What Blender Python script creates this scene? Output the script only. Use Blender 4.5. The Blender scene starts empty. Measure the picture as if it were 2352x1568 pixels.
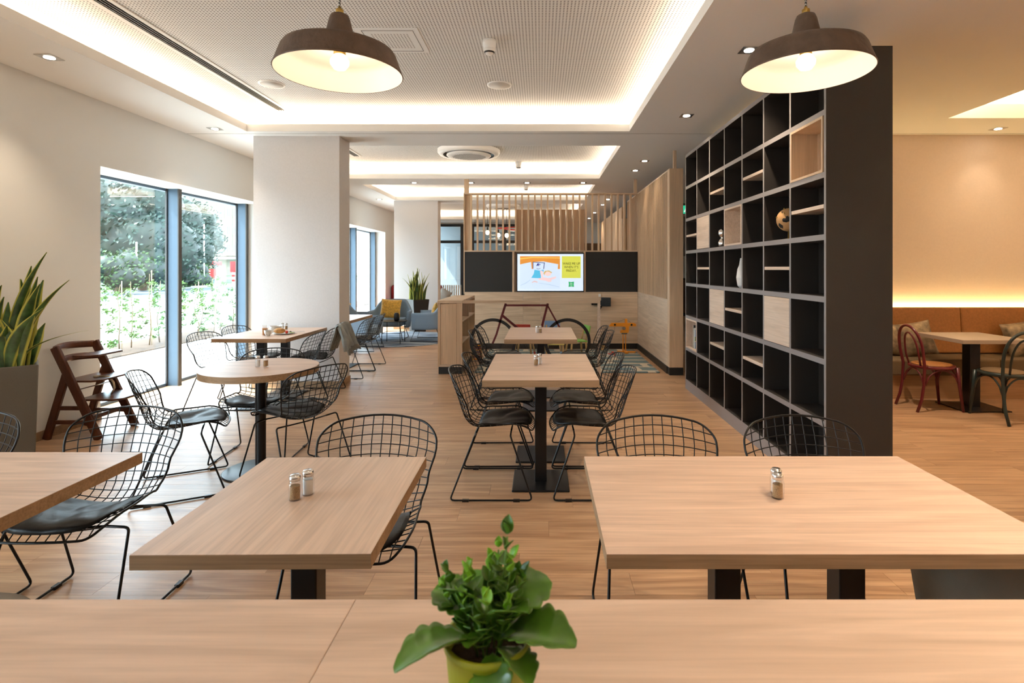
import bpy, math, random
from mathutils import Vector, Matrix, noise
random.seed(7)
R = math.radians
scene = bpy.context.scene
COL = scene.collection
# ---------------------------------------------------------------- camera, world, sun, exposure
cd = bpy.data.cameras.new('camera'); cam = bpy.data.objects.new('camera', cd); COL.objects.link(cam)
cam.location = (0, 0, 1.465); cam.rotation_euler = (R(90), 0, 0)
cd.sensor_width = 36; cd.lens = 36 * 1260 / 2352
cd.shift_x = (1176 - 1242) / 2352; cd.shift_y = -(784 - 616) / 2352
cd.clip_start = .05; cd.clip_end = 400
cd.dof.use_dof = True; cd.dof.focus_distance = 2.6; cd.dof.aperture_fstop = 6.3
scene.camera = cam
scene.view_settings.view_transform = 'Standard'; scene.view_settings.look = 'None'
scene.view_settings.gamma = 1; scene.view_settings.use_curve_mapping = False
scene.view_settings.exposure = 2.05
w = bpy.data.worlds.new('world'); scene.world = w; w.use_nodes = True
bg = w.node_tree.nodes['Background']; bg.inputs[0].default_value = (.74, .87, 1, 1); bg.inputs[1].default_value = 3.7
sd = bpy.data.lights.new('sun', 'SUN'); sd.energy = 4.5; sd.angle = R(1.2); sd.color = (1, .96, .9)
sun = bpy.data.objects.new('sun', sd); COL.objects.link(sun)
sun.rotation_euler = Vector((.62, .25, -1)).to_track_quat('-Z', 'Y').to_euler(); sun.location = (-20, 0, 20)
cy = scene.cycles
cy.max_bounces = 8; cy.diffuse_bounces = 5; cy.glossy_bounces = 3; cy.transparent_max_bounces = 16; cy.transmission_bounces = 4
cy.caustics_reflective = False; cy.caustics_refractive = False; cy.use_denoising = True
cy.sample_clamp_indirect = 6; cy.use_fast_gi = False
H0, HC, HU = 1.465, 3.09, 3.37          # eye height, ceiling, raised panels
WARM = (1, .79, .58)
# ---------------------------------------------------------------- helpers
def tag(o, label=None, cat=None, group=None, kind=None):
    if label: o['label'] = label
    if cat: o['category'] = cat
    if group: o['group'] = group
    if kind: o['kind'] = kind
    return o
def thing(name, label, cat, loc=(0, 0, 0), rz=0, group=None):
    o = bpy.data.objects.new(name, None); o.empty_display_size = .1; COL.objects.link(o)
    o.location = loc; o.rotation_euler = (0, 0, R(rz)); return tag(o, label, cat, group)
class MB:
    def __init__(s): s.v = []; s.f = []; s.sm = []; s.at = []
    def add(s, vs, fs, sm=False):
        b = len(s.v); s.v += [tuple(p) for p in vs]; s.f += [tuple(b + i for i in f) for f in fs]; s.sm += [sm] * len(fs); return s
    def box(s, x0, x1, y0, y1, z0, z1):
        return s.add([(x0,y0,z0),(x1,y0,z0),(x1,y1,z0),(x0,y1,z0),(x0,y0,z1),(x1,y0,z1),(x1,y1,z1),(x0,y1,z1)],
                     [(0,3,2,1),(4,5,6,7),(0,1,5,4),(1,2,6,5),(2,3,7,6),(3,0,4,7)])
    def beam(s, a, b, wd, th, up=(0, 0, 1)):
        a, b = Vector(a), Vector(b); d = (b - a).normalized(); sd_ = d.cross(Vector(up))
        if sd_.length < 1e-4: sd_ = d.cross(Vector((0, 1, 0)))
        sd_.normalize(); u = sd_.cross(d).normalized(); vs = []
        for p in (a, b):
            for i, j in ((-1,-1),(1,-1),(1,1),(-1,1)): vs.append(p + sd_ * (i * wd / 2) + u * (j * th / 2))
        return s.add(vs, [(3,2,1,0),(4,5,6,7),(0,1,5,4),(1,2,6,5),(2,3,7,6),(3,0,4,7)])
    def tube(s, pts, r, seg=6, closed=False, caps=True):
        pts = [Vector(p) for p in pts]; n = len(pts)
        rs = r if isinstance(r, (list, tuple)) else [r] * n
        vs = []; prev = None
        for i, p in enumerate(pts):
            if closed: t = pts[(i + 1) % n] - pts[i - 1]
            else: t = pts[min(i + 1, n - 1)] - pts[max(i - 1, 0)]
            t.normalize()
            if prev is None:
                prev = t.orthogonal().normalized()
            prev = (prev - t * prev.dot(t)).normalized(); q = t.cross(prev)
            for k in range(seg):
                a = 2 * math.pi * k / seg; vs.append(p + (prev * math.cos(a) + q * math.sin(a)) * rs[i])
        fs = []
        m = n if closed else n - 1
        for i in range(m):
            for k in range(seg):
                a, b = i * seg + k, i * seg + (k + 1) % seg; c = ((i + 1) % n) * seg
                fs.append((a, b, c + (k + 1) % seg, c + k))
        if not closed and caps: fs += [tuple(range(seg))[::-1], tuple((n - 1) * seg + k for k in range(seg))]
        return s.add(vs, fs, seg > 4)
    def lathe(s, prof, c=(0, 0, 0), seg=24, sm=True, sx=1, sy=1, cap=True):
        vs = []; fs = []; n = len(prof)
        for r, z in prof:
            for k in range(seg):
                a = 2 * math.pi * k / seg; vs.append((c[0] + r * sx * math.cos(a), c[1] + r * sy * math.sin(a), c[2] + z))
        for i in range(n - 1):
            for k in range(seg):
                a, b = i * seg + k, i * seg + (k + 1) % seg; fs.append((a, b, b + seg, a + seg))
        if cap and prof[0][0] > 1e-5: fs.append(tuple(range(seg))[::-1])
        if cap and prof[-1][0] > 1e-5: fs.append(tuple((n - 1) * seg + k for k in range(seg)))
        return s.add(vs, fs, sm)
    def cyl(s, x, y, z0, z1, r, seg=20, r2=None): 
        r2 = r if r2 is None else r2
        b = len(s.v); vs = [(x + q * math.cos(2*math.pi*k/seg), y + q * math.sin(2*math.pi*k/seg), z) for q, z in ((r, z0), (r2, z1)) for k in range(seg)]
        s.add(vs, [(k, (k+1) % seg, seg + (k+1) % seg, seg + k) for k in range(seg)], True)
        return s.add(vs, [tuple(range(seg))[::-1], tuple(range(seg, 2*seg))])
    def ball(s, c, r, seg=12, sz=1.0):
        n = seg // 2 + 1
        return s.lathe([(max(r * math.sin(math.pi * i / (n - 1)), 0 if i in (0, n-1) else 1e-4), -r * sz * math.cos(math.pi * i / (n - 1))) for i in range(n)], c, seg)
    def prism(s, pts, y0, y1, ax='y'):
        n = len(pts)
        def q(p, y):
            return (p[0], y, p[1]) if ax == 'y' else ((y, p[0], p[1]) if ax == 'x' else (p[0], p[1], y))
        vs = [q(p, y0) for p in pts] + [q(p, y1) for p in pts]
        return s.add(vs, [tuple(range(n)), tuple(range(2*n-1, n-1, -1))] + [(i, n + i, n + (i+1) % n, (i+1) % n) for i in range(n)])
    def grid(s, fn, nu, nv, sm=True, thick=None):
        vs = [fn(i / nu, j / nv) for i in range(nu + 1) for j in range(nv + 1)]
        fs = [(i*(nv+1)+j, (i+1)*(nv+1)+j, (i+1)*(nv+1)+j+1, i*(nv+1)+j+1) for i in range(nu) for j in range(nv)]
        return s.add(vs, fs, sm)
    def mesh(s, name, mat):
        me = bpy.data.meshes.new(name); me.from_pydata(s.v, [], s.f); me.update()
        me.polygons.foreach_set('use_smooth', s.sm)
        if mat: me.materials.append(mat)
        return me
def obj(name, mb, mat=None, parent=None, loc=None, rz=None, bevel=0, solid=0, sub=0, label=None, kind=None):
    me = mb.mesh(name, mat) if isinstance(mb, MB) else mb
    o = bpy.data.objects.new(name, me); COL.objects.link(o)
    if parent: o.parent = parent
    if loc: o.location = loc
    if rz is not None: o.rotation_euler = (0, 0, R(rz))
    if solid: m = o.modifiers.new('s', 'SOLIDIFY'); m.thickness = solid; m.offset = 0
    if sub: m = o.modifiers.new('d', 'SUBSURF'); m.levels = sub; m.render_levels = sub
    if bevel: m = o.modifiers.new('b', 'BEVEL'); m.width = bevel; m.segments = 2; m.limit_method = 'ANGLE'
    if label: o['label'] = label
    if kind: o['kind'] = kind
    return o
def struct(name, mb, mat, parent=None, bevel=0):
    o = obj(name, mb, mat, parent, bevel=bevel)
    if not parent: o['kind'] = 'structure'
    return o
def dup(root, loc, rz, label=None, group=None):
    def cp(o, par):
        c = o.copy(); COL.objects.link(c)
        if par: c.parent = par
        for ch in KIDS.get(o.name) or [x for x in o.children]: cp(ch, c)
        return c
    r = cp(root, None); r.location = loc; r.rotation_euler = (0, 0, R(rz))
    if label: r['label'] = label
    if group: r['group'] = group
    return r
KIDS = {}
def text(body, size, mat, parent, loc, name='lettering', rot=(90, 0, 0), align='CENTER', ext=.0004, xs=1):
    c = bpy.data.curves.new(name, 'FONT'); c.body = body; c.size = size; c.align_x = align; c.align_y = 'CENTER'; c.extrude = ext
    c.materials.append(mat); c.resolution_u = 3; q = bpy.data.objects.new('t', c); COL.objects.link(q); bpy.context.view_layer.update()
    me = bpy.data.meshes.new_from_object(q.evaluated_get(bpy.context.evaluated_depsgraph_get())); bpy.data.objects.remove(q)
    o = bpy.data.objects.new(name, me); COL.objects.link(o); o.parent = parent; o.location = loc
    o.rotation_euler = tuple(R(a) for a in rot); o.scale = (xs, 1, 1); return o
def area(name, loc, size, power, color, aim, parent=None):
    l = bpy.data.lights.new(name, 'AREA'); l.shape = 'RECTANGLE'; l.size, l.size_y = size; l.energy = power; l.color = color
    o = bpy.data.objects.new(name, l); COL.objects.link(o); o.location = loc
    z = -Vector(aim).normalized(); x = Vector((1, 0, 0)); x = (x - z * x.dot(z)).normalized(); y = z.cross(x)
    o.rotation_euler = Matrix((x, y, z)).transposed().to_euler(); return o
# ---------------------------------------------------------------- materials
def newmat(name):
    m = bpy.data.materials.new(name); m.use_nodes = True; nt = m.node_tree; b = nt.nodes['Principled BSDF']; return m, nt, b
def node(nt, t, **k):
    n = nt.nodes.new(t)
    for a, b in k.items(): setattr(n, a, b)
    return n
def mat(name, c, rough=.5, metal=0, var=0, nscale=8, bump=0, bscale=60, spec=.5, coat=0, stretch=(1, 1, 1), sheen=0):
    m, nt, b = newmat(name); L = nt.links.new
    b.inputs['Base Color'].default_value = (*c, 1); b.inputs['Roughness'].default_value = rough; b.inputs['Metallic'].default_value = metal
    b.inputs['Specular IOR Level'].default_value = spec; b.inputs['Coat Weight'].default_value = coat
    if sheen: b.inputs['Sheen Weight'].default_value = sheen
    if var or bump:
        tc = node(nt, 'ShaderNodeTexCoord'); mp = node(nt, 'ShaderNodeMapping'); mp.inputs['Scale'].default_value = stretch
        L(tc.outputs['Object'], mp.inputs[0])
        if var:
            n = node(nt, 'ShaderNodeTexNoise'); n.inputs['Scale'].default_value = nscale; n.inputs['Detail'].default_value = 5; L(mp.outputs[0], n.inputs[0])
            r = node(nt, 'ShaderNodeValToRGB'); r.color_ramp.elements[0].position = .3; r.color_ramp.elements[1].position = .7
            r.color_ramp.elements[0].color = (*[x * (1 - var) for x in c], 1); r.color_ramp.elements[1].color = (*[min(1, x * (1 + var)) for x in c], 1)
            L(n.outputs[0], r.inputs[0]); L(r.outputs[0], b.inputs['Base Color'])
        if bump:
            n2 = node(nt, 'ShaderNodeTexNoise'); n2.inputs['Scale'].default_value = bscale; n2.inputs['Detail'].default_value = 3; L(mp.outputs[0], n2.inputs[0])
            bp = node(nt, 'ShaderNodeBump'); bp.inputs['Strength'].default_value = bump; bp.inputs['Distance'].default_value = .01
            L(n2.outputs[0], bp.inputs['Height']); L(bp.outputs[0], b.inputs['Normal'])
    return m
def wood(name, c1, c2, ax=0, rough=.45, rnd=.1, s=1.0, fine=.3, spec=.4, dist=1.6):
    m, nt, b = newmat(name); L = nt.links.new
    tc = node(nt, 'ShaderNodeTexCoord'); oi = node(nt, 'ShaderNodeObjectInfo'); at = node(nt, 'ShaderNodeAttribute', attribute_name='rnd')
    ad = node(nt, 'ShaderNodeMath', operation='ADD'); L(oi.outputs['Random'], ad.inputs[0]); L(at.outputs['Fac'], ad.inputs[1])
    fr = node(nt, 'ShaderNodeMath', operation='FRACT'); L(ad.outputs[0], fr.inputs[0])
    mu = node(nt, 'ShaderNodeMath', operation='MULTIPLY'); L(fr.outputs[0], mu.inputs[0]); mu.inputs[1].default_value = 37
    va = node(nt, 'ShaderNodeVectorMath', operation='ADD'); L(tc.outputs['Object'], va.inputs[0]); L(mu.outputs[0], va.inputs[1])
    sc1 = [9 * s] * 3; sc1[ax] = .9 * s
    sc2 = [95 * s] * 3; sc2[ax] = 2.6 * s
    def nz(sc, det, dist):
        mp = node(nt, 'ShaderNodeMapping'); mp.inputs['Scale'].default_value = sc; L(va.outputs[0], mp.inputs[0])
        n = node(nt, 'ShaderNodeTexNoise'); n.inputs['Scale'].default_value = 1; n.inputs['Detail'].default_value = det; n.inputs['Distortion'].default_value = dist
        L(mp.outputs[0], n.inputs[0]); return n
    a = nz(sc1, 7, dist); f = nz(sc2, 3, .2)
    r = node(nt, 'ShaderNodeValToRGB'); r.color_ramp.elements[0].position = .31; r.color_ramp.elements[1].position = .64
    r.color_ramp.elements[0].color = (*c2, 1); r.color_ramp.elements[1].color = (*c1, 1); L(a.outputs[0], r.inputs[0])
    r2 = node(nt, 'ShaderNodeMapRange'); r2.inputs['From Min'].default_value = .3; r2.inputs['From Max'].default_value = .62
    r2.inputs['To Min'].default_value = 1 - fine; r2.inputs['To Max'].default_value = 1.04; L(f.outputs[0], r2.inputs[0])
    r3 = node(nt, 'ShaderNodeMapRange'); r3.inputs['To Min'].default_value = 1 - rnd; r3.inputs['To Max'].default_value = 1 + rnd; L(fr.outputs[0], r3.inputs[0])
    mm = node(nt, 'ShaderNodeMath', operation='MULTIPLY'); L(r2.outputs[0], mm.inputs[0]); L(r3.outputs[0], mm.inputs[1])
    vm = node(nt, 'ShaderNodeVectorMath', operation='SCALE'); L(r.outputs[0], vm.inputs[0]); L(mm.outputs[0], vm.inputs['Scale'])
    L(vm.outputs[0], b.inputs['Base Color']); b.inputs['Roughness'].default_value = rough; b.inputs['Specular IOR Level'].default_value = spec
    bp = node(nt, 'ShaderNodeBump'); bp.inputs['Strength'].default_value = .12; bp.inputs['Distance'].default_value = .002; L(f.outputs[0], bp.inputs['Height']); L(bp.outputs[0], b.inputs['Normal'])
    return m
def emit(name, c, s, k=.18):
    m, nt, b = newmat(name); b.inputs['Base Color'].default_value = (*[x * .6 for x in c], 1)
    b.inputs['Emission Color'].default_value = (*c, 1); b.inputs['Emission Strength'].default_value = s * k; return m
def clear(name, tint=(1, 1, 1), refl=.06, rough=.0, power=1.0):
    m, nt, b = newmat(name); nt.nodes.remove(b); L = nt.links.new; out = nt.nodes['Material Output']
    t = node(nt, 'ShaderNodeBsdfTransparent'); t.inputs[0].default_value = (*tint, 1)
    g = node(nt, 'ShaderNodeBsdfGlossy'); g.inputs['Roughness'].default_value = rough
    lw = node(nt, 'ShaderNodeLayerWeight'); lw.inputs['Blend'].default_value = .25
    mr = node(nt, 'ShaderNodeMapRange'); mr.inputs['To Min'].default_value = refl; mr.inputs['To Max'].default_value = min(1, refl + .6 * power); L(lw.outputs['Facing'], mr.inputs[0])
    mx = node(nt, 'ShaderNodeMixShader'); L(mr.outputs[0], mx.inputs[0]); L(t.outputs[0], mx.inputs[1]); L(g.outputs[0], mx.inputs[2]); L(mx.outputs[0], out.inputs[0]); return m
def perforated():
    m, nt, b = newmat('perforated_board'); L = nt.links.new
    ge = node(nt, 'ShaderNodeNewGeometry'); sx = node(nt, 'ShaderNodeSeparateXYZ'); L(ge.outputs['Position'], sx.inputs[0])
    outs = []
    for k in (0, 1):
        d = node(nt, 'ShaderNodeMath', operation='MULTIPLY'); L(sx.outputs[k], d.inputs[0]); d.inputs[1].default_value = 1 / .0262
        f = node(nt, 'ShaderNodeMath', operation='FRACT'); L(d.outputs[0], f.inputs[0])
        s_ = node(nt, 'ShaderNodeMath', operation='SUBTRACT'); L(f.outputs[0], s_.inputs[0]); s_.inputs[1].default_value = .5
        a = node(nt, 'ShaderNodeMath', operation='ABSOLUTE'); L(s_.outputs[0], a.inputs[0])
        l = node(nt, 'ShaderNodeMath', operation='LESS_THAN'); L(a.outputs[0], l.inputs[0]); l.inputs[1].default_value = .21; outs.append(l)
    mu = node(nt, 'ShaderNodeMath', operation='MULTIPLY'); L(outs[0].outputs[0], mu.inputs[0]); L(outs[1].outputs[0], mu.inputs[1])
    mx = node(nt, 'ShaderNodeMixRGB'); mx.inputs[1].default_value = (.80, .79, .77, 1); mx.inputs[2].default_value = (.13, .125, .12, 1)
    L(mu.outputs[0], mx.inputs[0]); L(mx.outputs[0], b.inputs['Base Color']); b.inputs['Roughness'].default_value = .8; return m
def leafmat(name, c0, c1, rough=.4, tr=.15):
    m, nt, b = newmat(name); L = nt.links.new
    at = node(nt, 'ShaderNodeAttribute', attribute_name='edge'); tc = node(nt, 'ShaderNodeTexCoord'); n = node(nt, 'ShaderNodeTexNoise')
    n.inputs['Scale'].default_value = 14; n.inputs['Detail'].default_value = 4; L(tc.outputs['Object'], n.inputs[0])
    r = node(nt, 'ShaderNodeValToRGB'); r.color_ramp.elements[0].position = .35; r.color_ramp.elements[1].position = .65
    r.color_ramp.elements[0].color = (*[x * .55 for x in c0], 1); r.color_ramp.elements[1].color = (*[x * 1.35 for x in c0], 1); L(n.outputs[0], r.inputs[0])
    mx = node(nt, 'ShaderNodeMixRGB'); mx.inputs[2].default_value = (*c1, 1); L(at.outputs['Fac'], mx.inputs[0]); L(r.outputs[0], mx.inputs[1]); L(mx.outputs[0], b.inputs['Base Color'])
    b.inputs['Roughness'].default_value = rough; return m
M = {}
OAK1, OAK2 = (.62, .44, .30), (.50, .345, .225)
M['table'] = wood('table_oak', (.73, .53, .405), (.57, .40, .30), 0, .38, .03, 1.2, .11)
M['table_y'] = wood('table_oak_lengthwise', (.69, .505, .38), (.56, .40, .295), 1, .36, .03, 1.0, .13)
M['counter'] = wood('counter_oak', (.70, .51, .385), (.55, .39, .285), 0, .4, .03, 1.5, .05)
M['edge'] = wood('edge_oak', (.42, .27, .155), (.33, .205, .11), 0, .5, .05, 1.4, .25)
M['floor'] = wood('floor_plank', (.60, .375, .22), (.37, .205, .11), 0, .34, .05, 1.0, .22, .45)
M['oak_v'] = wood('oak_vertical', (.70, .505, .335), (.61, .425, .27), 2, .5, .06, 1, .14, dist=.5)
M['oak_h'] = wood('oak_horizontal', (.70, .525, .365), (.55, .39, .26), 0, .5, .03, .8, .16)
M['oak_y'] = wood('oak_lengthwise', (.73, .58, .44), (.60, .45, .33), 1, .5, .06, .8, .16)
M['oak_pale'] = wood('oak_pale', (.70, .56, .45), (.60, .46, .35), 1, .5, .05, 1, .12)
M['brown_wood'] = wood('walnut_stained_beech', (.115, .036, .015), (.07, .02, .009), 2, .3, .05, 1, .2)
M['wall'] = mat('wall_paint', (.77, .775, .755), .85)
M['paper'] = mat('wallpaper', (.70, .68, .68), .85, var=.025, nscale=60, bump=.06, bscale=160)
M['paper_warm'] = mat('wallpaper_right', (.80, .67, .56), .85, var=.02, nscale=50, bump=.06, bscale=120)
M['ceil'] = mat('ceiling_paint', (.82, .82, .81), .9)
M['perf'] = perforated()
M['white'] = mat('white_plastic', (.85, .85, .84), .4)
M['frame'] = mat('window_frame_blue_grey', (.06, .10, .145), .4, .1)
M['frame_dark'] = mat('window_strip', (.05, .045, .04), .4)
M['glass'] = clear('window_glass', (.93, .98, .98), .05, 0, .5)
M['jar'] = clear('jar_glass', (.99, .99, .99), .04, .03, .9)
M['black'] = mat('black_powder_coat', (.012, .012, .013), .35, .3)
M['wire'] = mat('black_wire', (.010, .010, .011), .3, .4)
M['leather'] = mat('black_leather', (.011, .010, .0095), .42, bump=.35, bscale=11, spec=.3)
M['black_panel'] = mat('black_laminate', (.012, .012, .012), .55)
M['plinth'] = mat('black_plinth', (.015, .015, .015), .45)
M['taupe'] = mat('taupe_laminate', (.030, .0245, .021), .5, var=.1, nscale=300, spec=.5)
M['taupe_lit'] = mat('taupe_lit_edge', (.25, .23, .23), .35, spec=.6)  # body laminate with window light on the front edges put into the colour
M['rust'] = mat('rusty_shade', (.105, .064, .042), .6, .2, var=.3, nscale=22, bump=.3, bscale=60)
M['shade_in'] = mat('shade_enamel', (.84, .79, .73), .45)
M['brass'] = mat('brass', (.45, .30, .08), .35, .9)
M['chrome'] = mat('chrome', (.7, .7, .7), .2, 1)
M['bulb'] = emit('bulb_glow', (1, .72, .42), 2.2, 1)
M['down'] = emit('downlight_glow', (1, .9, .75), 8, 1)
M['salt'] = mat('salt', (.8, .79, .77), .9); M['pepper'] = mat('pepper', (.36, .22, .10), .9, var=.4, nscale=400)
M['blue_fabric'] = mat('blue_grey_fabric', (.20, .28, .37), .9, bump=.1, bscale=300, var=.05, nscale=200)
M['mustard'] = mat('mustard_velvet', (.62, .34, .045), .8, var=.3, nscale=30, sheen=.5)
M['soil'] = mat('soil', (.06, .035, .02), .95, var=.4, nscale=60, bump=.8, bscale=80)
M['pot_black'] = mat('pot_anthracite', (.03, .028, .028), .45)
M['pot_grey'] = mat('pot_taupe_grey', (.12, .115, .10), .6, var=.06, nscale=200)
M['snake'] = leafmat('snake_leaf', (.045, .11, .03), (.50, .50, .09))
M['kal'] = leafmat('succulent_leaf', (.075, .19, .014), (.16, .28, .02), .3)
M['kal_new'] = leafmat('succulent_young_leaf', (.22, .50, .03), (.3, .5, .05), .35)
M['stem'] = mat('stem', (.12, .25, .04), .5)
M['limepot'] = mat('lime_pot', (.30, .33, .012), .4)
M['screen'] = emit('screen_white', (.72, .84, 1.0), 1.1)
# ---------------------------------------------------------------- floor
fl = struct('floor', MB().box(-4.72, 7.5, -2.5, 21.5, -.12, -.004), mat('floor_screed', (.10, .06, .035), .8))
PW, PL = .18, 1.22
cand = []
for j in range(int((21.4 + 2.4) / PW)):
    y0 = -2.4 + j * PW; off = (j * .437) % 1 * PL
    for i in range(-1, 11):
        x0 = -4.70 + i * PL - off; x1 = x0 + PL
        x0c, x1c = max(x0, -4.68), min(x1, 7.48)
        if x1c - x0c < .05: continue
        yc = y0 + PW / 2; xc = (x0c + x1c) / 2; vis = yc > 2.3 and -1.0 * yc - .6 < xc < .9 * yc + .6 and xc > -4.5
        if xc > 1.77 and yc > 3.4 and xc < yc * .44 - .3 and yc < 6.9: vis = False
        if yc > 6.9 and xc > 2.6: vis = False
        cand.append((0 if vis and x1c - x0c > PL - .01 else 1, math.hypot(xc, yc), x0c, x1c, y0))
cand.sort()
pm = MB().box(0, PL - .0012, 0, PW - .0012, -.006, 0).mesh('plank', M['floor'])
rest = MB()
for k, (nv, d, x0, x1, y0) in enumerate(cand):
    if k < 298 and not nv: obj('plank', pm, None, fl, (x0, y0, 0))
    else: rest.box(x0, x1 - .0012, y0, y0 + PW - .0012, -.006, 0)
rm = rest.mesh('plank', M['floor']); a = rm.attributes.new('rnd', 'FLOAT', 'POINT'); vals = []
for k in range(len(rest.v) // 8): vals += [random.random()] * 8
a.data.foreach_set('value', vals); o = bpy.data.objects.new('plank', rm); COL.objects.link(o); o.parent = fl; o['kind'] = 'stuff'
# ---------------------------------------------------------------- walls and windows
XI, XO = -4.27, -4.72; WH = 2.456
WIN = [(-1.14, 2.0), (5.32, 8.50), (11.80, 15.07)]  # first window is unseen, added for daylight on the foreground tables
wl = MB(); y = -2.5
for a_, b_ in WIN + [(19.6, 19.6)]:
    wl.box(XO, XI, y, a_, 0, 3.09)
    if b_ > a_: wl.box(XO, XI, a_, b_, WH, 3.09)
    y = b_
struct('wall_left', wl, M['wall'])
struct('wall_right', MB().box(7.5, 7.6, -2.5, 6.8, 0, 3.5), M['paper_warm'])
struct('wall_back', MB().box(-4.72, 7.6, -2.6, -2.5, 0, 3.5), M['wall'])
struct('wall_middle', MB().box(2.2, 7.5, 6.67, 6.8, 0, 3.09), M['paper_warm'])
struct('wall_corridor', MB().box(5.6, 5.7, 6.8, 19.6, 0, 3.5), M['wall'])
struct('wall_front', MB().box(-.2, 5.7, 19.6, 19.75, 0, 3.5).box(-4.72, -.2, 19.6, 19.75, 3.04, 3.5), M['wall'])
bb = MB()
y = -2.5
for a_, b_ in WIN + [(19.6, 19.6)]:
    bb.box(XI, XI + .014, y, a_, 0, .075); y = b_
struct('baseboard_left', bb, M['edge'])
for n, (a_, b_) in enumerate(WIN):
    t = MB().box(XO - .02, XO + .06, a_ - .02, b_ + .02, WH - .03, WH + .04).box(XO - .02, XO + .06, a_ - .02, b_ + .02, -.03, .035)
    wn = struct('window_%d' % (n + 1), t, M['frame'])
    k = b_ - .06 if n else b_ - .06
    ys = [k - 1.57 * i for i in range(3)]
    for yy in ys:
        yy = max(yy, a_ + .03)
        obj('mullion', MB().box(-4.66, -4.53, yy - .03, yy + .03, .0, WH), M['frame'], wn)
        obj('mullion_strip', MB().box(-4.53, -4.515, yy - .031, yy + .031, .0, WH).box(-4.67, -4.652, yy - .05, yy + .05, 0, WH), M['frame_dark'], wn)
    for i in range(2):
        y1, y0 = ys[i], max(ys[i + 1], a_ + .03)
        obj('pane', MB().box(-4.672, -4.664, y0 + .03, y1 - .03, .035, WH - .03), M['glass'], wn)
# pillars
for k, (y0, y1) in enumerate(((6.74, 7.10), (13.2, 13.56))):
    p = struct('wall_pillar', MB().box(-3.53, -2.475, y0, y1, 0, HC), M['paper'])
    struct('baseboard_pillar', MB().box(-3.54, -2.465, y0 - .012, y1 + .012, 0, .08), M['edge'])
# ---------------------------------------------------------------- ceiling with lit trays
TR = [(-3.49, 1.05, -1.2, 6.51, .085), (-3.49, 1.06, 7.28, 9.95, .085), (-3.47, 1.06, 10.67, 13.1, .085), (-3.47, 1.06, 13.83, 18.16, .085), (4.41, 6.7, -1.0, 5.94, .157)]
xs = sorted({-4.72, 7.6, *[t[0] for t in TR], *[t[1] for t in TR]}); ysx = sorted({-2.6, 19.7, *[t[2] for t in TR], *[t[3] for t in TR]})
cm = MB()
for i in range(len(xs) - 1):
    for j in range(len(ysx) - 1):
        xc, yc = (xs[i] + xs[i+1]) / 2, (ysx[j] + ysx[j+1]) / 2
        if not any(t[0] < xc < t[1] and t[2] < yc < t[3] for t in TR):
            cm.add([(xs[i], ysx[j], HC), (xs[i+1], ysx[j], HC), (xs[i+1], ysx[j+1], HC), (xs[i], ysx[j+1], HC)], [(0, 3, 2, 1)])
for x0, x1, y0, y1, lip in TR:
    pass
ce = struct('ceiling', cm, M['ceil'])
for n, (x0, x1, y0, y1, lip) in enumerate(TR):
    g = .22; zl = HC + lip; zu = HU if n < 4 else HU + .03
    a0, a1, b0, b1 = x0 - g, x1 + g, y0 - g, y1 + g
    obj('cove_shelf', MB().box(a0, x0, b0, b1, HC + .0005, zl).box(x1, a1, b0, b1, HC + .0005, zl).box(x0, x1, b0, y0, HC + .0005, zl).box(x0, x1, y1, b1, HC + .0005, zl), M['ceil'], ce)
    obj('cove_wall', MB().box(a0 - .02, a0, b0, b1, HC+.002, zu).box(a1, a1 + .02, b0, b1, HC+.002, zu).box(a0, a1, b0 - .02, b0, HC+.002, zu).box(a0, a1, b1, b1 + .02, HC+.002, zu), M['ceil'], ce)
    obj('raised_panel', MB().box(a0 - .02, a1 + .02, b0 - .02, b1 + .02, zu, zu + .1), M['perf'] if n < 4 else M['ceil'], ce)
    col = WARM if n < 4 else (1, .70, .40); pw = 1.05 if n < 4 else 3.0
    for (lx, ly, sx_, sy_, ax_) in ((x0 - .13, (y0 + y1) / 2, .05, y1 - y0 + .2, (.35, 0, 1)), (x1 + .13, (y0 + y1) / 2, .05, y1 - y0 + .2, (-.35, 0, 1)),
                               ((x0 + x1) / 2, y1 + .13, x1 - x0 + .2, .05, (0, -.35, 1)), ((x0 + x1) / 2, y0 - .13, x1 - x0 + .2, .05, (0, .35, 1))):
        ln = max(sx_, sy_)
        area('cove_light', (lx, ly, zl + .02), (sx_, sy_), pw * ln, col, ax_)
struct('trim_1', MB().box(-4.27, 7.4, 6.62, 6.626, HC - .002, HC + .003), mat('shadow_joint', (.35, .34, .33), .9))
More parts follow.
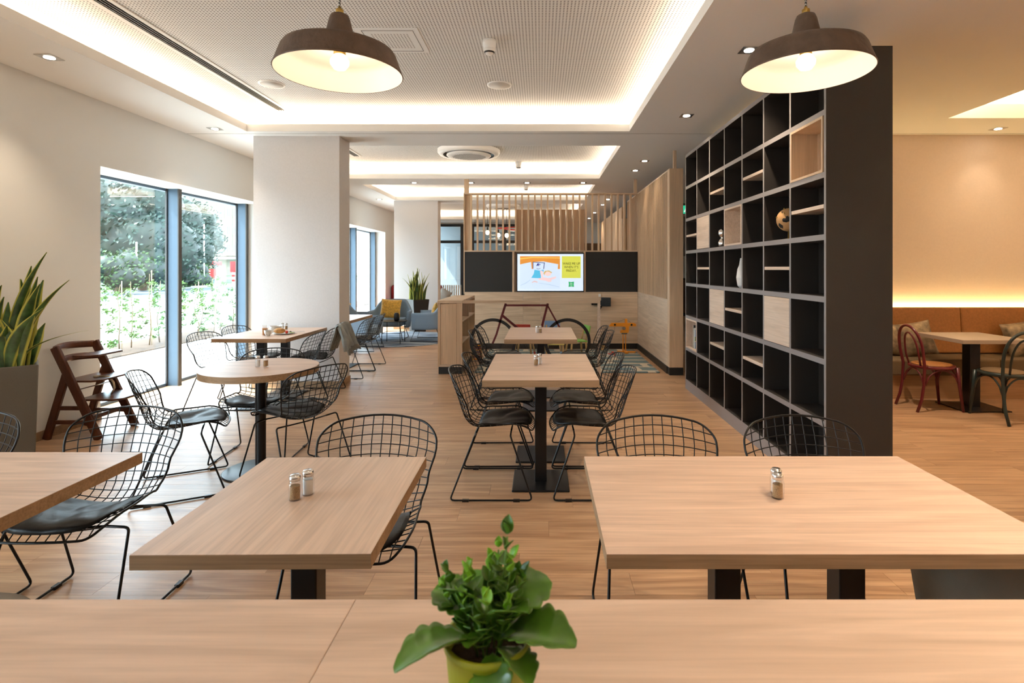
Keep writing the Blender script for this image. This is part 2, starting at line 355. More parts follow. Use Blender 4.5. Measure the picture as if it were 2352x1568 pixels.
# ---------------------------------------------------------------- ceiling fittings
def downlight(x, y, z=HC, lab='', pw=0):
    t = thing('downlight', lab, 'ceiling light', (x, y, z), 0, 'recessed square downlights')
    obj('frame', MB().prism([(-.065,-.065),(.065,-.065),(.065,.065),(-.065,.065)], -.006, 0, 'z'), M['chrome'], t)
    obj('lens', MB().cyl(0, 0, -.009, -.006, .036, 18), M['down'], t)
    if pw:
        l = bpy.data.lights.new('spot', 'SPOT'); l.energy = pw; l.spot_size = R(95); l.spot_blend = .8; l.color = (1, .8, .58); l.shadow_soft_size = .04
        s = bpy.data.objects.new('spot', l); COL.objects.link(s); s.location = (x, y, z - .02)
for x, y, lab, pw in ((-3.78, 4.22, 'square downlight above the left wall near the potted snake plant', 14), (-3.79, 6.38, 'square downlight just left of the near pillar', 10),
        (1.55, 4.08, 'square downlight between right pendant lamp and lit tray', 30), (1.55, 5.83, 'second square downlight along the dark bookcase', 26),
        (1.57, 8.29, 'nearer of two downlights above the slatted partition', 5), (1.57, 9.1, 'farther of two downlights above the slatted partition', 5),
        (-2.40, 10.4, 'leftmost downlight in the row between second and third trays', 8), (-1.32, 10.4, 'downlight beside the thin wooden ceiling post', 8),
        (-.26, 10.4, 'middle downlight in the row between second and third trays', 8), (.80, 10.4, 'rightmost downlight in the row between the trays', 8),
        (-3.80, 12.9, 'small downlight left of the far pillar', 8), (1.58, 12.9, 'nearest corridor downlight seen through the slats', 12), (1.58, 14.0, 'second corridor downlight seen through the slats', 0),
        (1.57, 16.0, 'third corridor downlight seen through the slats', 12), (1.57, 17.8, 'farthest corridor downlight seen through the slats', 0),
        (1.55, 2.33, 'unseen added downlight brightening the wide right table', 34), (1.55, .6, 'unseen added downlight brightening the right end of the foreground counter', 42), (-3.78, 2.1, 'unseen added downlight brightening the table cut by the left edge', 14),  # these three are unseen, added to brighten the foreground
        (5.32, 6.38, 'downlight over the tan bench at the right edge', 3), (3.0, 5.0, 'unseen added downlight brightening the dining corner behind the bookcase', 60)):  # the dining corner one is unseen, added to brighten that corner
    downlight(x, y, HC, lab, pw)
def smoke(x, y, lab):
    t = thing('smoke_detector', lab, 'smoke detector', (x, y, HU), 0, 'ceiling smoke detectors')
    obj('base', MB().lathe([(.056, 0), (.056, -.045), (.050, -.05), (.050, -.075)], (0,0,0), 24), M['white'], t)
    obj('sensor_head', MB().lathe([(.050, -.075), (.048, -.09), (.026, -.118), (0, -.12)], (0,0,0), 24), M['white'], t)
    obj('slot', MB().lathe([(.0445, -.098), (.0455, -.098), (.037, -.108), (.036, -.108)], (0,0,0), 24, cap=False), M['black'], t)
smoke(-.43, 4.59, 'white smoke detector on the perforated tray between the pendant lamps')
smoke(-.40, 9.85, 'small smoke detector beside the round cassette unit')
smoke(-.34, 12.6, 'tiny smoke detector in the third lit tray')
for x, y, lab in ((-2.78, 5.67, 'round white ceiling speaker left of the left pendant lamp'), (-.43, 5.70, 'round white ceiling speaker below the smoke detector')):
    t = thing('ceiling_speaker', lab, 'speaker', (x, y, HU), 0, 'round ceiling speakers')
    obj('rim', MB().lathe([(.128, 0), (.126, -.008), (.112, -.010)], (0,0,0), 36, cap=False), M['white'], t)
    obj('grille', MB().lathe([(.112, -.010), (.112, -.006), (0, -.007)], (0,0,0), 36), mat('speaker_grille', (.6, .59, .57), .8), t)
t = thing('access_panel', 'square perforated access panel beside the left pendant lamp', 'ceiling panel', (-1.23, 4.59, HU))
obj('frame', MB().box(-.25,.25,-.25,-.15,-.006,0).box(-.25,.25,.15,.25,-.006,0).box(-.25,-.15,-.15,.15,-.006,0).box(.15,.25,-.15,.15,-.006,0), M['ceil'], t)
obj('joint', MB().box(-.208,.208,-.208,-.204,-.008,-.005).box(-.208,.208,.204,.208,-.008,-.005).box(-.208,-.204,-.208,.208,-.008,-.005).box(.204,.208,-.208,.208,-.008,-.005), M['pot_grey'], t)
obj('perforated_insert', MB().box(-.15,.15,-.15,.15,-.004,0), M['perf'], t)
for x, y0, y1, lab in ((-3.12, -.5, 6.6, 'long black slot diffuser in the nearest lit ceiling tray'), (-3.12, 7.1, 9.3, 'short slot diffuser in the second tray beside the near pillar'), (-3.12, 10.5, 11.9, 'short slot diffuser in the third lit ceiling tray')):
    t = thing('slot_diffuser', lab, 'air vent', (x, (y0 + y1) / 2, HU), 0, 'linear slot diffusers'); h = (y1 - y0) / 2
    obj('frame', MB().box(-.085, -.048, -h, h, -.008, 0).box(.048, .085, -h, h, -.008, 0), M['ceil'], t)
    obj('backing', MB().box(-.048, .048, -h, h, -.003, 0), M['black'], t)
    for q in (-.027, 0, .027): obj('slat', MB().box(q - .004, q + .004, -h, h, -.010, -.002), M['pot_grey'], t)
for x, y, s, lab in ((-1.16, 8.85, 1, 'round white cassette air conditioner in the second lit tray'), (-1.14, 16.5, 1, 'far round cassette air conditioner seen through the slats')):
    t = thing('cassette_air_conditioner', lab, 'air conditioner', (x, y, HU - .062), 0, 'round cassette air conditioners')
    obj('ring', MB().lathe([(.50, .06), (.50, .02), (.47, -.02), (.41, -.022)], (0,0,0), 48, cap=False), M['white'], t)
    obj('air_gap', MB().lathe([(.409, -.0215), (.409, .03), (.34, .03), (.345, -.01)], (0,0,0), 48, cap=False), M['black'], t)
    obj('cover', MB().lathe([(.35, .0), (.358, -.028), (.34, -.044), (.28, -.048), (0, -.048)], (0,0,0), 48), M['white'], t)
    g = MB()
    for i in range(-9, 10):
        for j in range(-9, 10):
            if math.hypot(i, j) < 9.3: g.cyl(i * .028 + (j % 2) * .014, j * .026, -.0495, -.048, .0085, 6)
    obj('grille', g, M['pot_grey'], t, kind='stuff')
    obj('sensor', MB().box(-.07, .04, .36, .415, -.012, .01), mat('sensor_blue', (.05, .12, .3), .3), t)
# ---------------------------------------------------------------- outdoors
def ground(name, x0, x1, z, c, z0=-.3, **k): return struct(name, MB().box(x0, x1, -30, 120, z0, z), mat(name, c, .9, **k))
pv = ground('paving', -7.05, -4.72, -.03, (.62, .60, .57), var=.05, nscale=3)
sl = MB()
for i in range(4):
    for j in range(24): sl.box(-7.04 + i * .58, -6.47 + i * .58, 4 + j * .8, 4.79 + j * .8, -.03, -.02)
obj('paving_slab', sl, mat('paving_slab', (.66, .64, .61), .85, var=.06, nscale=5), pv, kind='stuff')
struct('soil_strip', MB().box(-8.2, -7.05, -30, 120, -.3, 0), M['soil'])
ground('sidewalk', -19, -8.2, -.04, (.22, .22, .22)); ground('road', -27, -19, -.08, (.06, .075, .09)); ground('kerb', -28.4, -27, .02, (.25, .25, .24))
tag(ground('verge', -75, -28.4, 0, (.035, .07, .018), var=.4, nscale=2))
def foliage(mb, c, r, n, ls, sz=1.0, edge=.55):
    for _ in range(n):
        d = Vector((random.gauss(0, 1), random.gauss(0, 1), random.gauss(0, 1))).normalized()
        q = r * (edge + (1 - edge) * random.random()) * (1 + .25 * noise.noise(d * 2.3 + Vector(c)))
        p = Vector(c) + Vector((d.x * q, d.y * q, d.z * q * sz)); a = Vector((random.gauss(0,1), random.gauss(0,1), random.gauss(0,1))).normalized()
        b = a.orthogonal().normalized() * ls * random.uniform(.6, 1.2); a = a * ls * random.uniform(.5, .9)
        mb.add([p - b, p - a * .6, p + b, p + a * .6], [(0, 1, 2, 3)])
    return mb
def fmat(n, c): return mat(n, c, .6, var=.5, nscale=1.1)
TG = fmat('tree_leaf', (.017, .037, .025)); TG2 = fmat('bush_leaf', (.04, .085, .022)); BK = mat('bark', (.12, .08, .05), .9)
def tree(x, y, h, r, n, lab, m=TG, ls=.2, name='tree', grp='trees across the road', cat='tree'):
    t = thing(name, lab, cat, (x, y, 0), 0, grp)
    obj('trunk', MB().tube([(0, 0, 0), (.1, 0, h * .3), (0, .1, h * .62)], [.28, .2, .1], 8), BK, t)
    f = MB(); core = MB()
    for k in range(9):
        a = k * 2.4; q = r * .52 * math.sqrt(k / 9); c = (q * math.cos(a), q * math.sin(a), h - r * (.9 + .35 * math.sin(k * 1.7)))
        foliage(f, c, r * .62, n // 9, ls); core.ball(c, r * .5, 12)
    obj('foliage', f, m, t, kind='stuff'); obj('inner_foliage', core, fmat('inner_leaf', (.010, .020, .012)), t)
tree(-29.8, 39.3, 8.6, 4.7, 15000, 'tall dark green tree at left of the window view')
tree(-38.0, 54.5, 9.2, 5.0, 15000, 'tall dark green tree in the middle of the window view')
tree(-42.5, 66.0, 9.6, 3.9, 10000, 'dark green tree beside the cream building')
for x, y, h, r, lab in ((-24.8, 32.3, 2.5, 1.3, 'light green bush left of the pale pole'), (-27.0, 37.2, 3.2, 1.6, 'rounded light green bush right of the pale pole'), (-28.0, 42.4, 2.7, 1.5, 'light green bush near the window mullion'), (-29.5, 46.8, 2.0, 1.3, 'dark bush in front of the red banner')):
    tree(x, y, h, r, 2200, lab, TG2, .13, 'bush', 'bushes across the road', 'bush')
for x, y, h, lab in ((-25.2, 34.2, 3.1, 'thin pale pole across the road by the bushes'), (-28.6, 46.6, 5.2, 'thin white lamp pole before the cream building')):
    tag(obj('pole', MB().tube([(0, 0, 0), (0, 0, h)], .05, 8), mat('pole_white', (.7, .68, .6), .6), loc=(x, y, 0)), lab, 'pole')
t = thing('apartment_building', 'cream apartment building with rows of white windows across the road', 'building', (-63.5, 110, 0), 0)
CB = mat('cream_render', (.25, .215, .165), .9)
obj('wall', MB().box(-7, 16, 0, 12, 4.0, 24).box(-7, 16, .6, 12, 0, 4.0), CB, t); obj('canopy', MB().box(-7.4, 16.2, -1.2, 0, 3.3, 3.7), M['white'], t)
wf = mat('window_white', (.7, .7, .68), .6); wg = mat('far_pane', (.09, .12, .14), .2)
for fz in (4.6, 8.2, 11.8, 15.4):
    for k in range(9):
        x = -4.6 + k * 1.62
        f = obj('window', MB().box(x, x + .98, -.08, 0, fz, fz + 1.75), wf, t)
        obj('pane', MB().box(x + .06, x + .28, -.1, -.07, fz + .08, fz + 1.68).box(x + .38, x + .60, -.1, -.07, fz + .08, fz + 1.68).box(x + .70, x + .92, -.1, -.07, fz + .08, fz + 1.68), wg, f)
for k in range(10): obj('pilaster', MB().box(-4.95 + k * 1.62, -4.8 + k * 1.62, -.14, 0, 4.0, 24), CB, t)
t = thing('shop_banner', 'red roadside banner with white letters beyond the hedge', 'banner', (-30.9, 50.0, 0), 0)
rd = mat('banner_red', (.40, .015, .012), .6)
obj('board', MB().box(-2.2, 1.3, -.04, .04, .5, 1.4), rd, t); text('DE', .8, M['white'], t, (.35, -.05, .95), ext=.02)
for x in (-2, 1.1): obj('post', MB().box(x - .04, x + .04, .04, .12, 0, 1.4), M['frame'], t)
t = thing('red_canopy', 'long red canopy above the banner before the cream building', 'canopy', (-35.6, 57.5, 0), 0)
obj('roof', MB().box(-3.5, 1.6, -1, 1, 1.75, 2.2), rd, t)
for x in (-3, 1.2): obj('post', MB().tube([(x, .5, 0), (x, .5, 1.76)], .07, 8), M['white'], t)
t = thing('red_tower_sign', 'red and white striped roadside sign beside the far mullion', 'sign', (-28.9, 51.6, 0), 0)
obj('panel', MB().box(-.25, .25, -.1, .1, 1.1, 2.1), rd, t)
for k in range(5): obj('band', MB().box(-.12, .12, -.06, .06, k * .22, k * .22 + .21), rd if k % 2 else M['white'], t)
HG = mat('hedge_leaf', (.062, .13, .022), .5, var=.45, nscale=9); ST = mat('hedge_stem', (.16, .11, .06), .8); CANE = mat('cane', (.5, .4, .25), .8)
ORD = ('second third fourth fifth sixth seventh eighth ninth tenth eleventh twelfth thirteenth fourteenth fifteenth sixteenth seventeenth eighteenth nineteenth twentieth twenty-first').split()
for k in range(21):
    y = 8.7 + k * .36; x = -7.55 + random.uniform(-.12, .12); h = random.uniform(1.0, 1.4)
    t = thing('hedge_plant', ('nearest' if not k else ORD[k - 1]) + ' young hedge plant outside the window counted from the high chair', 'plant', (x, y, 0), 0, 'young hedge plants outside the window')
    pts = [(0, 0, 0)] + [(random.uniform(-.04, .04), random.uniform(-.05, .05), h * q / 5) for q in range(1, 6)]
    obj('stem', MB().tube(pts, [.012, .01, .009, .007, .006, .004], 5), ST, t)
    if k % 2: obj('cane', MB().tube([(.03, .02, 0), (.02, .03, h * 1.05)], .007, 5), CANE, t)
    f = MB()
    for q in range(9):
        zz = h * (.12 + .85 * q / 9); a = random.random() * 6.28; L_ = random.uniform(.08, .22) * (1.15 - q / 12)
        foliage(f, (L_ * math.cos(a), L_ * math.sin(a), zz), .10, 34, .032, .7, .1)
    obj('foliage', f, HG, t, kind='stuff')
# ---------------------------------------------------------------- dark bookcase
BX0, BX1 = 1.77, 2.185; BY1 = 6.69; CW, RH = .466, .39; BY0 = BY1 - 7 * CW
bc = thing('bookcase', 'tall dark taupe open bookcase dividing the room with oak inserts', 'bookcase', (1.77, 5.06, 0))
def bpart(n, mb, m, **k):
    o = obj(n, mb, m, bc, **k); o.location = (-1.77, -5.06, 0); return o
def board(n, x0, x1, y0, y1, z0, z1, m='taupe'):
    return bpart(n, MB().box(x0 + .002, x1, y0, y1, z0, z1), M[m])
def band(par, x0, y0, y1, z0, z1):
    obj('lit_edge', MB().box(x0, x0 + .002, y0, y1, z0, z1), M['taupe_lit'], par)  # thin front strip carrying the painted window light
board('end_panel', BX0, BX1, BY0 - .022, BY0, 0, 2.83 + .016)
e = board('end_panel', BX0, BX1, BY1, BY1 + .022, 0, 2.83 + .016)
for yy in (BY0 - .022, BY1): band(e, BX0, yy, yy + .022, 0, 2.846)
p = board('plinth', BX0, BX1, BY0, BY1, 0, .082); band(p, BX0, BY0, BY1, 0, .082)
board('back_panel', BX0 + .195, BX0 + .215, BY0, BY1, .08, 2.83)
for k in range(8):
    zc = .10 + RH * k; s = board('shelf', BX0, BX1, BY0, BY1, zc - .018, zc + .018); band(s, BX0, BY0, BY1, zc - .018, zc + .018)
for k in range(1, 7):
    yc = BY1 - CW * k; d = MB(); bd = MB()
    for r in range(7):
        d.box(BX0 + .002, BX1, yc - .011, yc + .011, .118 + RH * r, .472 + RH * r); bd.box(BX0, BX0 + .002, yc - .011, yc + .011, .118 + RH * r, .472 + RH * r)
    obj('lit_edge', bd, M['taupe_lit'], bpart('divider', d, M['taupe']))
def cell(r, c):       # row from the top, column from the far end -> y0,y1,z0,z1 of the opening
    z0 = .10 + RH * (7 - r) + .018; return BY1 - CW * c + .011, BY1 - CW * (c - 1) - .011, z0, z0 + RH - .036
for r, c in ((2, 3), (2, 5), (3, 1), (3, 7), (4, 2), (4, 6), (5, 4), (6, 3), (6, 5)):
    y0, y1, z0, z1 = cell(r, c); zm = (z0 + z1) / 2
    bpart('half_shelf', MB().box(BX0 + .004, BX0 + .19, y0, y1, zm - .012, zm + .012), M['oak_pale'], label='pale oak half shelf')
for r, c in ((3, 2), (5, 3), (5, 6)):
    y0, y1, z0, z1 = cell(r, c)
    bpart('door', MB().box(BX0 - .002, BX0 + .018, y0 + .003, y1 - .003, z0 + .003, z1 - .003), M['oak_pale'], label='pale oak cupboard door', bevel=.003)
for r, c in ((2, 7), (3, 4), (6, 1)):
    y0, y1, z0, z1 = cell(r, c); q = .016; b = MB(); a, d = BX0 - .004, BX0 + .19
    b.box(a, d, y0, y1, z0, z0 + q).box(a, d, y0, y1, z1 - q, z1).box(a, d, y0, y0 + q, z0 + q, z1 - q).box(a, d, y1 - q, y1, z0 + q, z1 - q).box(d - .01, d, y0 + q, y1 - q, z0 + q, z1 - q)
    bpart('box_insert', b, M['oak_pale'] if (r, c) != (2, 7) else M['oak_v'], label='oak box insert')
# things in the bookcase
gz = cell(3, 6)[2]; t = thing('globe', 'cork globe with black continents and pins on the dark bookcase', 'globe', (1.868, 4.13, gz))
def gmat():
    m, nt, b = newmat('cork_map'); L = nt.links.new; tc = node(nt, 'ShaderNodeTexCoord'); n = node(nt, 'ShaderNodeTexNoise'); n.inputs['Scale'].default_value = 13; n.inputs['Detail'].default_value = 7
    L(tc.outputs['Object'], n.inputs[0]); r = node(nt, 'ShaderNodeValToRGB'); r.color_ramp.interpolation = 'CONSTANT'
    r.color_ramp.elements[0].color = (.55, .30, .12, 1); r.color_ramp.elements[1].position = .565; r.color_ramp.elements[1].color = (.012, .01, .008, 1)
    L(n.outputs[0], r.inputs[0]); L(r.outputs[0], b.inputs['Base Color']); b.inputs['Roughness'].default_value = .8; return m
obj('sphere', MB().ball((0, 0, .152), .088, 28), gmat(), t)
obj('stand', MB().lathe([(.05, 0), (.05, .006), (.008, .012), (.007, .07), (0, .072)], (0,0,0), 20), M['brass'], t)
for a, e_ in ((3.4, 1.1), (3.9, .5), (3.1, .2), (4.3, .9)):
    d = Vector((math.cos(a) * math.cos(e_), math.sin(a) * math.cos(e_), math.sin(e_))); obj('pin', MB().ball(Vector((0, 0, .152)) + d * .092, .006, 8), M['brass'], t)
oz = cell(3, 3)[2]; t = thing('ornament', 'silver stacked-ball ornament on the dark bookcase', 'ornament', (1.83, 5.52, oz))
obj('body', MB().lathe([(.028, 0), (.04, .02), (.044, .045), (.03, .075), (.012, .092), (.03, .11), (.042, .135), (.038, .165), (.018, .185), (0, .188)], (0,0,0), 24), M['chrome'], t)
vz = cell(4, 4)[2]; t = thing('vase', 'faceted white vase standing in the dark bookcase', 'vase', (1.835, 4.99, vz))
obj('body', MB().lathe([(.03, 0), (.05, .02), (.062, .09), (.05, .17), (.034, .205), (.022, .27), (.016, .27), (.026, .2), (0, .19)], (0,0,0), 6, False), mat('white_ceramic', (.7, .7, .7), .25), t, rz=12)
bz = cell(6, 1)[2] + .016; y0c, y1c, _, _ = cell(6, 1)
for k, (th, hh, dp, c, lab) in enumerate(((.014, .27, .15, (.02, .02, .025), 'tall black book at the back of the oak box'), (.012, .24, .14, (.75, .74, .65), 'cream book behind the picture book'), (.016, .22, .15, (.30, .45, .70), 'pale blue picture book in the oak box of the bookcase'))):
    t = thing('book', lab, 'book', (BX0 + .03 + k * .002, 6.42 + (2 - k) * .022, bz), 0, 'books in the bookcase')
    obj('cover', MB().box(0, dp, 0, th, 0, hh), mat('book_cover', c, .4), t, bevel=.001)
    obj('pages', MB().box(-.001, dp - .004, .002, th - .002, .003, hh - .003), mat('pages', (.8, .78, .7), .8), t)
    if k == 2:
        obj('cover_tree_line', MB().box(.0, dp, -.001, 0, .09, .14), mat('print_green', (.08, .2, .03), .5), t)
        obj('cover_beach', MB().box(.0, dp, -.0012, 0, .08, .09), mat('print_sand', (.7, .55, .35), .5), t); obj('cover_sea', MB().box(0, dp, -.001, 0, 0, .08), mat('print_sea', (.12, .25, .45), .4), t)
# ---------------------------------------------------------------- slatted oak partitions of the play corner
WX0, WX1, WY = -1.404, 1.765, 9.98
pt = thing('slatted_partition', 'oak screen with vertical slats and black panels around the screen', 'partition', (0, WY, 0))
def pp(n, mb, m, **k):
    o = obj(n, mb, m, pt, **k); o.location = (0, -WY, 0); return o
pp('post', MB().box(WX0, WX0 + .018, WY, WY + .12, 0, 2.83), M['oak_v']); pp('post', MB().box(WX0 + .018, WX0 + .12, WY + .05, WY + .07, 1.79, 2.81), M['oak_v'])
pp('top_rail', MB().box(WX0, WX1, WY, WY + .12, 2.81, 2.835), M['oak_h']); pp('bottom_rail', MB().box(WX0, WX1, WY - .002, WY + .12, 1.768, 1.79), M['oak_h'])
pp('sill_rail', MB().box(WX0, WX1, WY - .002, WY + .12, 1.012, 1.034), M['oak_h'])
for x in (-.50, .80): pp('upright', MB().box(x - .017, x + .017, WY - .002, WY + .12, 1.034, 1.768), M['oak_v'])
sm = MB().box(-.014, .014, 0, .09, 1.79, 2.81).mesh('slat', M['oak_v'])
for k in range(26):
    x = WX0 + .131 + k * .1166; obj('slat', sm, None, pt, (x, .012, 0))
plm = MB().box(.002, .1146, 0, .02, 1.79, 2.545).mesh('board', M['oak_v'])
for k in range(11): obj('board', plm, None, pt, (-.473 + k * .1166, .105, 0))
for x0, x1 in ((WX0 + .02, -.52), (.82, WX1)): pp('black_panel', MB().box(x0, x1, WY + .01, WY + .03, 1.036, 1.766), M['black_panel'], label='matt black panel')
pp('recess_panel', MB().box(-.48, .78, WY + .08, WY + .1, 1.036, 1.766), M['oak_v'])
for x0, x1 in ((WX0, -.32), (-.318, .0), (.002, WX1)):
    for z0, z1 in ((.1, .52), (.522, 1.012)): pp('wall_board', MB().box(x0, x1 - .002, WY, WY + .03, z0, z1 - .001), M['oak_h'])
pp('plinth', MB().box(WX0, WX1 - .012, WY - .012, WY + .03, 0, .1), M['plinth'])
pp('ceiling_post', MB().box(WX0 + .01, WX0 + .09, WY + .01, WY + .07, 2.835, HC), M['oak_v']); pp('ceiling_post', MB().box(1.70, 1.755, WY + .01, WY + .07, 2.835, HC), M['oak_v'])
# side partition
ps = thing('slatted_side_partition', 'long oak side screen with fine vertical slats beside the rug', 'partition', (1.765, 8.8, 0))
def sp(n, mb, m, **k):
    o = obj(n, mb, m, ps, **k); o.location = (-1.765, -8.8, 0); return o
sp('end_post', MB().box(1.765, 1.953, 7.52, 7.64, .104, 2.835), M['oak_v'], bevel=.002); sp('plinth', MB().box(1.765, 1.953, 7.515, 7.64, 0, .1035).box(1.753, 1.80, 7.64, 10, 0, .1), M['plinth'])
for y0, y1 in ((7.64, 9.0), (9.0, 10.1)):
    for z0, z1 in ((.1, .56), (.56, 1.02)): sp('wall_board', MB().box(1.768, 1.80, y0, y1 - .0015, z0, z1 - .0015), M['oak_y'])
sp('rail', MB().box(1.766, 1.82, 7.64, 10.1, 1.02, 1.035), M['oak_y']); sp('rail', MB().box(1.766, 1.82, 7.64, 11.2, 2.815, 2.835), M['oak_y'])
sm2 = MB().box(0, .05, -.014, .014, 1.035, 2.815).mesh('slat', M['oak_v'])
for k in range(46): obj('slat', sm2, None, ps, (.001, 7.675 + k * .078 - 8.8, 0))
sp('ceiling_post', MB().box(1.83, 1.87, 7.56, 7.6, 2.835, HC), M['oak_v'])
# far partition seen through the slats
pf = thing('far_slatted_partition', 'far oak partition continuing down the corridor behind the slats', 'partition', (1.8, 13.8, 0))
for k in range(8): obj('board', MB().box(0, .03, -1.6 + k * .52, -1.085 + k * .52, 0, 2.83), M['oak_v'], pf)
obj('end_post', MB().box(-.03, .1, -1.9, -1.62, 0, 2.55).box(.0, .05, -1.85, -1.8, 2.55, HC), M['oak_v'], pf)
# ---------------------------------------------------------------- screen
SC = .00792
tv = thing('television', 'lit wall screen with a yellow quote card between black panels', 'television', (.174, 9.96, 1.39))
obj('housing', MB().box(-.614, .614, 0, .06, -.352, .352), M['black'], tv, bevel=.004)
obj('screen', MB().box(-.597, .597, -.002, 0, -.335, .335), M['screen'], tv)
def flat(n, pts, c, s=1.0, y=-.004, par=tv): return obj(n, MB().prism(pts, y, y + .0008), emit(n, c, s), par)
# picture: coordinates in metres on the screen, from the middle
def sc(x, y): return ((x - 646.5) * .001464, (341.5 - y) * .001464)
pic = obj('picture', MB().prism([sc(271, 140), sc(766, 140), sc(766, 545), sc(271, 545)], -.003, -.0022), emit('picture_white', (.66, .80, 1.0), 1.05), tv)
def pf_(n, pts, c, s=.95, y=-.0038): return obj(n, MB().prism([sc(*p) for p in pts], y, y + .0006), emit(n, c, s), pic)
pf_('headboard', [(271, 140), (766, 140), (766, 300), (738, 298), (744, 240), (560, 205), (430, 212), (434, 298), (415, 298), (408, 212), (271, 242)], (.85, .33, .05))
pf_('headboard_grain', [(271, 165), (420, 150), (766, 158), (766, 168), (430, 162), (271, 180)], (1, .62, .12), y=-.0044)
pf_('pillow_outline', [(428, 210), (578, 218), (568, 300), (560, 298), (568, 226), (436, 217), (436, 292), (428, 292)], (.03, .04, .2), y=-.0044)
pf_('pillow_face', [(470, 262), (490, 226), (524, 240), (520, 250), (500, 238), (512, 262), (492, 256)], (.03, .03, .25), y=-.005)
pf_('pillow_smile', [(474, 296), (500, 302), (526, 292), (524, 288), (500, 297), (476, 291)], (.03, .03, .2), y=-.005)
pf_('shirt', [(410, 408), (440, 360), (450, 308), (520, 318), (562, 305), (566, 330), (528, 345), (530, 412), (470, 412)], (.10, .55, .85), y=-.005)
pf_('arm', [(518, 318), (552, 322), (556, 400), (630, 412), (716, 390), (718, 410), (690, 424), (662, 430), (660, 455), (625, 460), (590, 445), (500, 430), (500, 415), (540, 410), (524, 360)], (.98, .70, .72), y=-.0056)
pf_('face', [(578, 340), (600, 325), (640, 328), (660, 350), (648, 378), (610, 388), (580, 372)], (.98, .72, .70), y=-.0058)
pf_('hair', [(560, 350), (580, 322), (630, 316), (668, 340), (662, 352), (630, 332), (600, 330), (580, 352), (572, 378)], (.72, .5, .18), y=-.0062)
pf_('fold', [(275, 500), (340, 470), (400, 430), (402, 434), (345, 476), (277, 504)], (.45, .62, .85), y=-.0044); pf_('fold', [(500, 470), (640, 490), (760, 520), (758, 524), (640, 496), (500, 474)], (.45, .62, .85), y=-.0044)
pf_('foot', [(415, 462), (450, 442), (490, 455), (488, 470), (450, 460), (420, 472)], (.85, .6, .6), y=-.0044)
card = obj('quote_card', MB().prism([sc(789, 140), sc(1023, 140), sc(1023, 411), sc(789, 411)], -.003, -.0022), emit('card_yellow', (.74, .76, .10), .95), tv)
ink = mat('ink', (.02, .02, .01), .6)
for s_, yy in (("WAKE ME UP", 233), ("WHEN IT'S", 277), ("FRIDAY.", 321)):
    x, z = sc(906, yy); text(s_, .062, ink, card, (x, -.0045, z), xs=.86)
gx = [sc(872, 455), sc(905, 461), sc(941, 455), sc(936, 488), sc(941, 521), sc(905, 516), sc(872, 521), sc(877, 488)]
lg = obj('logo', MB().prism(gx, -.003, -.0022), emit('logo_green', (.02, .50, .16), .9), tv)
wt = emit('logo_white', (1, 1, 1), 1.0)
x, z = sc(906, 478); text('ibis', .034, wt, lg, (x, -.0035, z)); x, z = sc(906, 496); text('styles', .022, wt, lg, (x, -.0035, z)); x, z = sc(906, 510); text('hotels', .01, wt, lg, (x, -.0035, z))
# ---------------------------------------------------------------- low oak counter with bicycle panel
cb = thing('low_cabinet', 'low oak cabinet with open shelves enclosing the play corner', 'cabinet', (-1.257, 8.33, 0))
def cp_(n, mb, m, **k):
    o = obj(n, mb, m, cb, **k); o.location = (1.257, -8.33, 0); return o
X0, X1, Y0, Y1 = -1.427, -1.087, 7.6, 9.06
cp_('worktop', MB().box(X0 - .005, X1, Y0 - .005, Y1, .98, 1.02), M['oak_h'], bevel=.002)
cp_('side_panel', MB().box(X0, X0 + .02, Y0, Y1, .1, .98), M['oak_v']); cp_('bottom_panel', MB().box(X0 + .02, X1, Y0, Y1, .1, .13), M['oak_y'])
cp_('front_frame', MB().box(X0 + .02, X0 + .035, Y0, Y0 + .02, .13, .98).box(X1 - .08, X1, Y0, Y0 + .02, .13, .98), M['oak_v'])
cp_('door', MB().box(X0 + .039, X1 - .084, Y0 + .004, Y0 + .022, .134, .972), M['oak_v']); cp_('end_panel', MB().box(X0 + .02, X1, Y1 - .02, Y1, .13, .98), M['oak_v'])
cp_('back_panel', MB().box(X0 + .02, X0 + .04, Y0 + .02, Y1 - .02, .13, .98), M['oak_v'])
for z in (.42, .72): cp_('shelf', MB().box(X0 + .04, X1 - .004, Y0 + .02, Y1 - .02, z, z + .02), M['oak_y'])
cp_('divider', MB().box(X0 + .04, X1 - .004, 8.31, 8.33, .13, .98), M['oak_v']); cp_('plinth', MB().box(X0 + .01, X1 - .01, Y0 + .01, Y1 - .01, 0, .1), M['plinth'])
gp = thing('glass_screen', 'clear glass screen in a thin oak frame right of the cabinet', 'glass screen', (-.13, 7.62, 0))
obj('top_rail', MB().box(-.957, .956, -.02, .02, .98, 1.02), M['oak_h'], gp); obj('post', MB().box(.918, .956, -.02, .02, 0, .98), M['oak_pale'], gp)
obj('pane', MB().box(-.955, .918, -.004, .004, .0, .98), clear('clear_pane', (.98, .99, .99), .02, 0, .25), gp)
bk = thing('bicycle_cutout', 'dark red bicycle silhouette with black wheels on the glass screen', 'bicycle', (-.146, 7.608, 0))
BR = mat('bicycle_red', (.11, .004, .006), .4); BKM = mat('tyre_black', (.008, .008, .009), .5); ox = .146
def bar(n, pts, wd, m=BR):
    b = MB()
    for a, c in zip(pts[:-1], pts[1:]): b.beam((a[0] + ox, 0, a[1]), (c[0] + ox, 0, c[1]), .008, wd, up=(0, 0, 1) if abs(a[0]-c[0]) > .02 else (1, 0, 0))
    return obj(n, b, m, bk)
